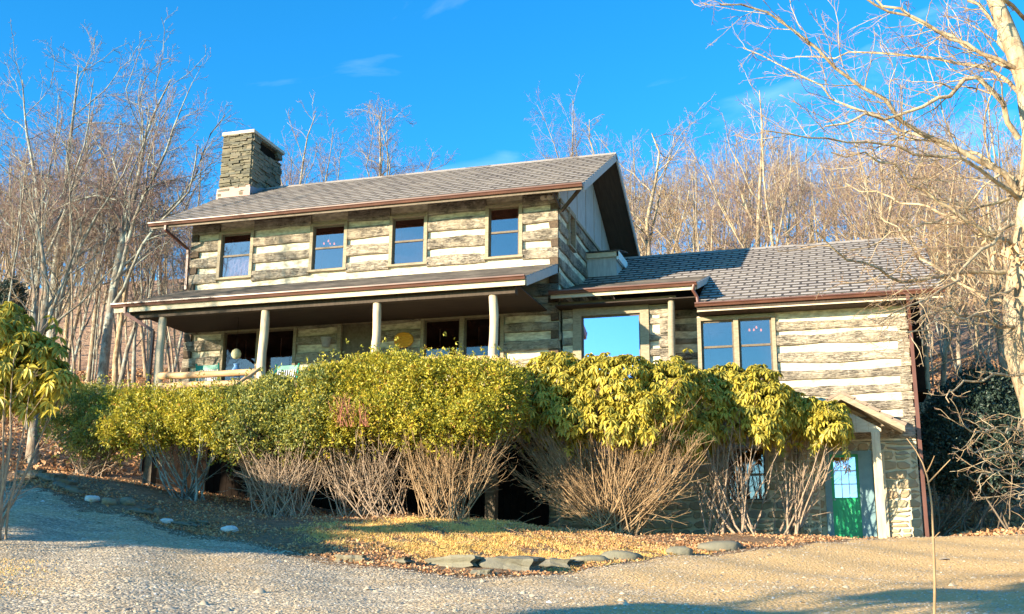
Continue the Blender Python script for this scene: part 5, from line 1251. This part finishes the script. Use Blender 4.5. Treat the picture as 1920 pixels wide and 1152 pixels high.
# ------------------------------------------------------------------ the great tree at the right edge
TY = -12.6
def big_tree():
    pl = Plant(404); r = pl.r
    tr_px = [(2040, 1010, 64), (2015, 900, 60), (1978, 760, 56), (1948, 660, 52), (1934, 560, 46), (1942, 460, 36), (1944, 350, 27), (1940, 250, 21), (1922, 150, 17), (1890, 60, 15), (1856, -20, 13), (1825, -120, 12), (1805, -220, 8)]
    s_ = 17.5/F_PX
    pts = np.array([P(u, v, TY) for u, v, _ in tr_px]); g = zt(pts[0][0], pts[0][1]); pts = np.concatenate([[[pts[0][0]+.1, pts[0][1], g-.4]], pts]); rad = np.array([75]+[q[2] for q in tr_px])*s_
    root = thing('bare_tree', 'great cream barked tree at the right edge, its long bare limbs reaching over the roof', 'tree', (pts[0][0], pts[0][1], g))
    n = 30; c = np.linspace(0, 1, len(pts)); cc = np.linspace(0, 1, n); P3 = np.stack([np.interp(cc, c, pts[:, k]) for k in range(3)], 1); R3 = np.interp(cc, c, rad); R3 *= 1+r.uniform(-.05, .05, n)
    pl.add(0, P3, R3)
    limbs = [([(1925, 140), (1860, 105), (1780, 75), (1700, 30), (1640, 5), (1560, -30)], 8, 3, 0, -1),
             ([(1915, 370), (1844, 300), (1749, 260), (1701, 226), (1662, 187), (1606, 148), (1527, 100), (1475, 48), (1406, 0), (1350, 15)], 11, 2.2, 0, -2.5),
             ([(1920, 150), (1844, 100), (1779, 65), (1710, 35), (1649, 0), (1600, -40)], 8, 4, 0, 1),
             ([(1915, 180), (1844, 130), (1779, 108), (1714, 111), (1640, 102), (1610, 93), (1560, 112), (1500, 108)], 8, 2, .2, 2),
             ([(1910, 260), (1897, 226), (1866, 174), (1823, 139), (1779, 174), (1736, 200), (1671, 219), (1610, 221), (1550, 238)], 11, 3, -.3, -1.5),
             ([(1915, 345), (1850, 300), (1758, 265), (1693, 247), (1627, 208), (1567, 187), (1519, 148), (1454, 113), (1393, 91)], 8, 1.8, .2, 1.5),
             ([(1915, 380), (1880, 345), (1801, 304), (1714, 278), (1606, 260), (1519, 260), (1428, 239)], 8, 1.6, 0, -3),
             ([(1905, 505), (1860, 507), (1800, 512), (1771, 517), (1741, 524), (1700, 527), (1662, 517), (1642, 507), (1609, 486), (1576, 463), (1530, 440)], 9, 2, .2, -3),
             ([(1905, 590), (1850, 560), (1774, 519), (1733, 493), (1725, 476), (1708, 458), (1682, 440), (1640, 400)], 7, 2, 0, 1.5),
             ([(1910, 470), (1880, 445), (1823, 417), (1758, 390), (1700, 380), (1649, 369), (1590, 350)], 8, 2, .3, 2),
             ([(1910, 475), (1870, 440), (1827, 417), (1757, 373), (1705, 343), (1666, 312), (1620, 290), (1560, 285)], 8, 2, -.2, -2),
             ([(1915, 640), (1880, 612), (1840, 600), (1804, 581), (1760, 575), (1715, 600)], 7, 2, .1, -2),
             ([(1900, 540), (1850, 570), (1800, 600), (1740, 612), (1700, 618)], 6, 1.6, -.3, -3),
             ([(1900, 420), (1840, 470), (1780, 540), (1740, 560), (1680, 590), (1650, 600)], 7, 1.6, -.3, -3.2),
             ([(1910, 330), (1880, 380), (1800, 400), (1720, 420), (1640, 455), (1600, 470)], 7, 1.8, .1, -1),
             ([(1925, 200), (1960, 120), (1990, 20), (2000, -80)], 12, 6, 0, 1), ([(1925, 300), (1990, 250), (2080, 180)], 10, 4, 0, 1),
             ([(1925, 40), (1870, -20), (1800, -60), (1700, -90)], 8, 3, .5, -2), ([(1890, 100), (1850, 20), (1780, -30), (1680, -60)], 9, 3, .1, 1),
             ([(1930, 700), (1880, 700), (1830, 712), (1790, 725), (1770, 760)], 5, 1.5, -.4, -2), ([(1940, 760), (1900, 800), (1850, 812), (1800, 800)], 5, 1.5, -.5, -2.5),
             ([(1955, 830), (1910, 850), (1860, 855), (1815, 835)], 5, 1.5, -.5, -2.5), ([(1960, 870), (1920, 890), (1870, 888), (1830, 905)], 4, 1.5, -.6, -2.5), ([(1965, 900), (1930, 930), (1900, 935)], 4, 1.5, -.6, -2.6)]
    spec = {2: (4.2, .06, .36, 22, 58, 8, .20, .05, .38, .0056), 3: (6.5, .08, .46, 22, 58, 5, .22, .05, .55, .0042), 4: (8.0, .12, .5, 25, 60, 3, .2, .04, .7, .0036)}
    for (px, ra, rb, ya, yb) in limbs:
        m = len(px); p3 = np.array([P(u, v, TY+ya+(yb-ya)*i/(m-1)) for i, (u, v) in enumerate(px)]); q = resample(p3, 14); w = r.normal(0, .035, (14, 3)); w[0] = 0; q = q+w
        rd = np.linspace(ra*.48, rb*.55, 14)*s_; pl.add(1, q, rd); pl.kids(q, rd, 2, spec)
    V, F, L = pl.mesh([0], {0: 16}); np_mesh('trunk', V, F, M['bark_cream'], root, smooth=True)
    V, F, L = pl.mesh([1, 2, 3, 4], {1: 8, 2: 5, 3: 3, 4: 3}); np_mesh('branches', V, F, [M['bark_cream'], M['twig_tan'], M['twig']], root, smooth=True, matidx=np.where(L >= 4, 2, np.where(L >= 3, 1, 0)))
    # a few brown leaves still hanging
    rr_ = np.random.RandomState(8); c = P(1895, 470, TY-.6); b = c+rr_.normal(0, .16, (60, 3)); V, F = leaves(b, rand_dirs(rr_, 60, -.4), rand_dirs(rr_, 60), rr_.uniform(.08, .14, 60), rr_.uniform(.04, .07, 60), .4)
    np_mesh('withered_leaves', V, F, M['deadleaf'], root, attrs={'rnd': np.repeat(rr_.uniform(.6, 1, 60), 2)})
big_tree()
# young sapling in the near right ground
pl = Plant(55); px = [(1752, 1180), (1753, 1090), (1750, 1010), (1747, 940), (1736, 880), (1712, 835), (1700, 822)]; pts = resample(np.array([P(u, v, -20.3) for u, v in px]), 14); g = zt(pts[0][0], -20.3)
pts[0, 2] = min(pts[0, 2], g-.05); t = thing('sapling', 'single thin leafless sapling standing alone in front of the stone corner', 'sapling', (pts[0][0], -20.3, g))
pl.add(0, pts, np.linspace(.013, .004, 14))
for (a, b, c) in (((1741, 905), (1760, 885), (1782, 862)), ((1751, 1010), (1757, 1003), (1762, 998)), ((1738, 885), (1745, 872), (1752, 855))):
    q = resample(np.array([P(*a, -20.3), P(*b, -20.35), P(*c, -20.4)]), 5); pl.add(1, q, np.linspace(.006, .003, 5))
V, F, L = pl.mesh([0], {0: 7}); np_mesh('stem', V, F, M['twig_tan'], t, smooth=True); V, F, L = pl.mesh([1], {1: 5}); np_mesh('twigs', V, F, M['twig_tan'], t, smooth=True)

# ------------------------------------------------------------------ added unseen shade clumps, then bare trees, off to the left, toward the sun
def shade_bush(x, y, h, w, seed, label):
    z = zt(x, y); t = thing('evergreen_shrub', label, 'shrub', (x, y, z), 'evergreens along the left of the drive')
    lb = [(np.array([x, y, z+h*.55]), (w, w, h*.48)), (np.array([x+w*.5, y+.3, z+h*.4]), (w*.7, w*.7, h*.36)), (np.array([x-w*.5, y-.3, z+h*.42]), (w*.7, w*.7, h*.38))]
    tuft_foliage('foliage', t, lb, int(900*w*h), 5, .16, .07, M['leaf_dark'], seed)
    stems(t, (x, y, z), [l[0] for l in lb], 6, .06, seed+1, M['sash'], .3, (1, 1.5))

SH = [((-9.5, -10.0), 1.5, 1.1, .5), ((-7.6, -10.6), 1.3, 1.0, .4), ((-5.8, -11.0), 1.2, .85, .3), ((-4.0, -11.5), 1.2, .60, .1), ((-2.6, -11.9), .9, .28, 0.0),
      ((-8.5, -7.2), 1.3, .6, .6), ((-6.0, -7.4), 1.2, .55, .4), ((-4.2, -8.2), 1.0, .4, .1), ((5.6, -17.4), .7, .10, 0), ((8.6, -15.2), .9, .07, 0), ((10.6, -13.6), 1.0, .07, 0), ((9.6, -16.8), .8, .06, 0), ((-10.9, -5.9), 1.0, .8, 1.3)]
for q, ((x, y), rl, rv, dz) in enumerate(SH):  # unseen foliage added along the sun's rays to shade drive and hedge
    tr_ = 13.5+1.5*(q % 3) if q < 8 else 27.0 if x > 7 else 14.0
    c = np.array([x, y, zt(x, y)+dz])+SUN_TO*tr_; g = np.array([c[0], c[1], zt(c[0], c[1])])
    t = thing('rhododendron', 'added leggy leaf clump outside the view, placed to cast shade', 'rhododendron', g, 'added shade casters outside the view')
    whorl_foliage('foliage', t, [(c, (rl, rl, rv)), (c+np.array([.4, -.3, .05]), (rl*.8, rl*.8, rv*.9))], int(260*rl*rl*4), 8, .19, .06, M['leaf_dark'], 700+q, .3)
    stems(t, g, [c+np.array([.3, 0, 0]), c-np.array([.3, .2, 0])], 5, .045, 720+q, M['twig_grey'], .2, (.4, 1.0))
for q, (x, y, k, sc) in enumerate([(-21.5, -15.5, 0, 1.15), (-27, -16, 1, 1.1), (-12, -40, 3, .9), (-3, -42, 0, .8), (-34, -26, 2, 1.1)]):
    copy_tree(protos[k][0], (x, y, zt(x, y)-.2), q*1.3, sc, 'bare tree left of the drive behind the viewer, outside the view', 'bare trees outside the view')
# ------------------------------------------------------------------ rocks, slabs, litter, grass, pebbles
def rock(name, label, cat, c, sx, sy, sz, seed, tone, rz=0, flat=False, group=None):
    r = np.random.RandomState(seed); bm_v = []; import bmesh
    bm = bmesh.new()
    if flat:
        bmesh.ops.create_cube(bm, size=1.8); bmesh.ops.subdivide_edges(bm, edges=bm.edges, cuts=6, use_grid_fill=True)
    else: bmesh.ops.create_icosphere(bm, subdivisions=3, radius=1.0)
    ph = r.uniform(0, 6, 9)
    for v in bm.verts:
        p = v.co; k = 1+0.10*math.sin(p.x*3.1+ph[0])*math.cos(p.y*2.7+ph[1])+0.08*math.sin(p.z*4.3+ph[2]+p.x*2)+0.05*math.sin(p.x*8+ph[3])*math.sin(p.y*7+ph[4])
        if flat: k = 1+(k-1)*1.5; k *= 1-.10*abs(p.x*p.y)
        q = Vector((p.x*k, p.y*k, p.z*k))
        if not flat: q = Vector([math.copysign(abs(a)**.8, a) for a in q])
        q = q+Vector(tuple(r.normal(0, .022, 3))); v.co = Vector((q.x*sx, q.y*sy, q.z*sz)) + Vector((0, 0, q.x*sx*.06*math.sin(ph[5])))
    me = bpy.data.meshes.new(name); bm.to_mesh(me); bm.free()
    a = me.attributes.new('rnd', 'FLOAT', 'FACE'); a.data.foreach_set('value', [tone]*len(me.polygons))
    o = link_mesh(name, me, M['rock'], None, not flat); o.location = Vector((float(c[0]), float(c[1]), float(c[2])+sz*.36)); o.rotation_euler = (r.uniform(-.08, .08), r.uniform(-.08, .08), rz)
    tag(o, label, cat, group); return o
rocks = [((848, 1062), .52, .18, .11, .45, True, 'flat greenish brown stone slab at the front edge of the straw coloured grass'),
         ((960, 1068), .50, .26, .15, .15, True, 'long grey layered rock right of the flat stone slab'),
         ((1030, 1066), .42, .24, .12, .2, True, 'low dark grey rock touching the right end of the long layered rock'),
         ((1105, 1055), .35, .2, .09, .5, False, 'low tan stone in the grass edge, right of the dark rocks'),
         ((1165, 1050), .38, .22, .11, .45, False, 'rounded buff stone below the fan of rhododendron stems'),
         ((1350, 1032), .40, .26, .13, .3, False, 'large rounded grey stone in front of the middle rhododendron'),
         ((1275, 1040), .24, .18, .11, .35, False, 'smaller grey stone left of the large rounded one'),
         ((658, 1052), .27, .14, .07, .6, True, 'small tan slab at the left tip of the grass bank'),
         ((745, 1056), .26, .16, .05, .3, True, 'thin dark slab between the small tan slab and the flat greenish slab'),
         ((905, 1080), .16, .12, .07, .25, True, 'tilted grey stone chip under the long layered rock'),
         ((430, 997), .17, .13, .08, 1.0, False, 'white stone at the road edge right of the grey slabs'),
         ((310, 982), .15, .11, .06, 1.0, False, 'small white stone between the grey slabs'),
         ((172, 940), .15, .12, .09, 1.0, False, 'white topped stone at the left of the round buff stones'),
         ((203, 946), .15, .13, .10, .75, False, 'round buff stone, first right of the white topped stone'),
         ((238, 947), .16, .13, .11, .7, False, 'round buff stone, second right of the white topped stone'),
         ((265, 965), .24, .18, .08, .1, True, 'grey slab tilted beside the blue shaded drive'),
         ((345, 987), .30, .16, .06, .15, True, 'long flat grey slab right of the small white stone'),
         ((375, 985), .20, .14, .06, .2, True, 'dark flat stone at the right end of the long flat grey slab'),
         ((290, 966), .12, .1, .09, .7, False, 'small buff stone on the grey tilted slab end'),
         ((60, 896), .35, .22, .12, .1, True, 'dark ledge stone at the far left end of the border'),
         ((95, 902), .30, .22, .12, .15, True, 'dark ledge stone second from the far left of the border'),
         ((120, 915), .26, .2, .11, .1, True, 'dark ledge stone third from the far left of the border'),
         ((140, 925), .22, .18, .10, .2, True, 'dark broken stone before the white topped stone'),
         ((1060, 1062), .30, .18, .08, .3, True, 'broken grey stone right of the low dark grey rock')]
for q, (px, sx, sy, sz, tone, fl, lb) in enumerate(rocks):
    g = G(*px); rock('stone_slab' if fl else 'stone', lb, 'stone', g, sx, sy, sz, 600+q, tone, U(-.25, .25), fl, 'stones along the edge of the drive')

r = np.random.RandomState(31)
def scatter_px(n, u0, u1, v0, v1):
    "random ground points, spread evenly over the ground between two distances"
    return None
# pebbles on the drive: denser toward the camera
N = 150000; dd = 9.5*np.exp(r.rand(N)*math.log(31/9.5)); uu = r.uniform(-80, 2000, N)
rx = (fw[None, :]+rt[None, :]*((uu-CU)/F_PX)[:, None]); hx = rx[:, :2]/np.linalg.norm(rx[:, :2], axis=1, keepdims=True)
px_ = CAM[0]+hx[:, 0]*dd; py_ = CAM[1]+hx[:, 1]*dd; ok = (py_ < edge_y(px_)+r.normal(0, .10, N)) & (r.rand(N) > np.clip((px_-3)*.09, 0, .62)); px_, py_, dd = px_[ok], py_[ok], dd[ok]; N = len(px_)
pz_ = ZT(px_, py_)+.012; sz = r.gamma(3.0, .0024, N)+.0035; big_ = r.rand(N) < .010; sz[big_] *= 2.2
oc = np.array([(1, 0, 0), (0, 1, 0), (-1, 0, 0), (0, -1, 0), (0, 0, 1), (0, 0, -1)], float)
V = oc[None]*np.stack([sz*r.uniform(.8, 1.6, N), sz*r.uniform(.8, 1.6, N), sz*r.uniform(.5, .9, N)], 1)[:, None, :]; V += r.normal(0, .18, V.shape)*sz[:, None, None]
a_ = r.uniform(0, 6.28, N); ca, sa = np.cos(a_)[:, None], np.sin(a_)[:, None]; V = np.stack([V[..., 0]*ca-V[..., 1]*sa, V[..., 0]*sa+V[..., 1]*ca, V[..., 2]], -1)
V += np.stack([px_, py_, pz_], 1)[:, None, :]
of = np.array([(0, 1, 4), (1, 2, 4), (2, 3, 4), (3, 0, 4)]); F = (np.arange(N)*6)[:, None, None]+of[None]
o = np_mesh('gravel', V, F.reshape(-1, 3), M['pebble'], attrs={'rnd': np.repeat(np.clip(r.beta(2, 2, N)+(r.rand(N) < .03)*.5, 0, 1), 4)}); tag(o, 'loose grey and tan gravel stones spread over the drive', 'gravel', None, 'stuff')
# grass: straw tufts on the bank and at the left and right of the drive
def grass(n, pts_fn, h0, h1, name, label, mat='drygrass', w=.008):
    x, y = pts_fn(n); z = ZT(x, y); n = len(x); b = np.stack([x, y, z], 1); d = rand_dirs(r, n, 1.1); L = r.uniform(h0, h1, n)
    sd = np.cross(d, rand_dirs(r, n)); sd /= np.linalg.norm(sd, axis=1, keepdims=True); ww = r.uniform(.6, 1.5, n)[:, None]*w
    t = b+d*L[:, None]; t[:, 2] -= L*.25; V = np.stack([b-sd*ww, b+sd*ww, t], 1).reshape(-1, 3); F = np.arange(n*3).reshape(-1, 3)
    o = np_mesh(name, V, F, M[mat], attrs={'rnd': r.rand(n)}); tag(o, label, 'grass', None, 'stuff'); return o
def patch(cx, cy, rx_, ry_, edge=.25, clump=True):
    def f(n):
        m = n*2; a = r.uniform(0, 6.28, m); q = np.sqrt(r.rand(m))*(1+r.normal(0, edge, m)*.4); x = cx+rx_*q*np.cos(a); y = cy+ry_*q*np.sin(a)
        if clump:
            k = np.sin(x*3.1+1.3*np.sin(y*2.3))+np.sin(y*4.7+x*1.7)+.8*np.sin(x*9+y*8); keep = k+r.normal(0, .9, m) > -.2; x, y = x[keep], y[keep]
        k2 = y > edge_y(x)-.08; x, y = x[k2], y[k2]; return x[:n], y[:n]
    return f
gc = G(940, 1015); grass(95000, patch(gc[0]+.2, gc[1]-.2, 3.9, 2.7), .03, .11, 'dry_grass', 'straw coloured dry grass on the sunny bank before the shrubs')
def left_patch(n):
    u = r.uniform(-60, 210, n)*r.rand(n)**.6-20; d = r.uniform(10, 17.5, n); rx = fw[None, :]+rt[None, :]*((u-CU)/F_PX)[:, None]; h = rx[:, :2]/np.linalg.norm(rx[:, :2], axis=1, keepdims=True)
    x, y = CAM[0]+h[:, 0]*d, CAM[1]+h[:, 1]*d; k = np.sin(x*2.1+y)+np.sin(y*3.3-x*1.2)+r.normal(0, .6, n) > .1; return x[k], y[k]
grass(26000, left_patch, .02, .07, 'dry_grass', 'dry yellow grass growing into the gravel at the lower left corner')
# leaf litter under the shrubs and on the bank
def litter(n, fn, name, label, s0=.04, s1=.085, mat='deadleaf'):
    x, y = fn(n); n = len(x); z = ZT(x, y)+.012; b = np.stack([x, y, z], 1); d = rand_dirs(r, n, .1); d[:, 2] = np.abs(d[:, 2])*.5; V, F = leaves(b, d, rand_dirs(r, n, 1.2), r.uniform(s0, s1, n), r.uniform(s0, s1, n)*.6, .15)
    o = np_mesh(name, V, F, M[mat], attrs={'rnd': np.repeat(r.rand(n), 2)}); tag(o, label, 'leaf litter', None, 'stuff')
def bed(n):
    x = r.uniform(-13, 10, n); y = edge_y(x)+np.abs(r.normal(0, 1, n))*3.0*r.rand(n)+r.uniform(0, 5, n)*(r.rand(n) < .6)
    k = (y < -.1) & (np.sin(x*1.7+y*.9)+np.sin(y*2.1-x*.8)+r.normal(0, .7, n) > -.3); return x[k], y[k]
litter(26000, bed, 'fallen_leaves', 'fallen brown leaves in the shrub bed')
gl = G(1150, 1015); litter(7000, patch(gl[0], gl[1], 2.2, 1.5), 'fallen_leaves', 'drift of reddish leaves at the foot of the largest rhododendron')
def woods_floor(n):
    u = np.concatenate([r.uniform(-60, 330, n//2), r.uniform(1700, 1960, n-n//2)]); d = r.uniform(27, 60, n); rx = fw[None, :]+rt[None, :]*((u-CU)/F_PX)[:, None]; h = rx[:, :2]/np.linalg.norm(rx[:, :2], axis=1, keepdims=True)
    x, y = CAM[0]+h[:, 0]*d, CAM[1]+h[:, 1]*d; k = ~((x > -12.5) & (x < 10) & (y > -9) & (y < 12)) & (y > edge_y(x)); return x[k], y[k]
litter(24000, woods_floor, 'fallen_leaves', 'leaf litter covering the woodland floor behind the house', .08, .2)
# ground twigs
pl = Plant(91)
for q in range(160):
    g = G(r.uniform(250, 1500), r.uniform(965, 1040)); 
    if g[1] < edge_y(g[0]): continue
    a = r.uniform(0, 6.28); li = pl.limb(g+np.array([0, 0, .02]), np.array([math.cos(a), math.sin(a), .1]), r.uniform(.3, .9), 5, .15, -.01); pl.add(0, li, np.linspace(.008, .003, 5))
V, F, L = pl.mesh([0], {0: 4}); tag(np_mesh('fallen_twigs', V, F, M['twig_tan']), 'fallen twigs scattered over the bed and bank', 'twigs', None, 'stuff')
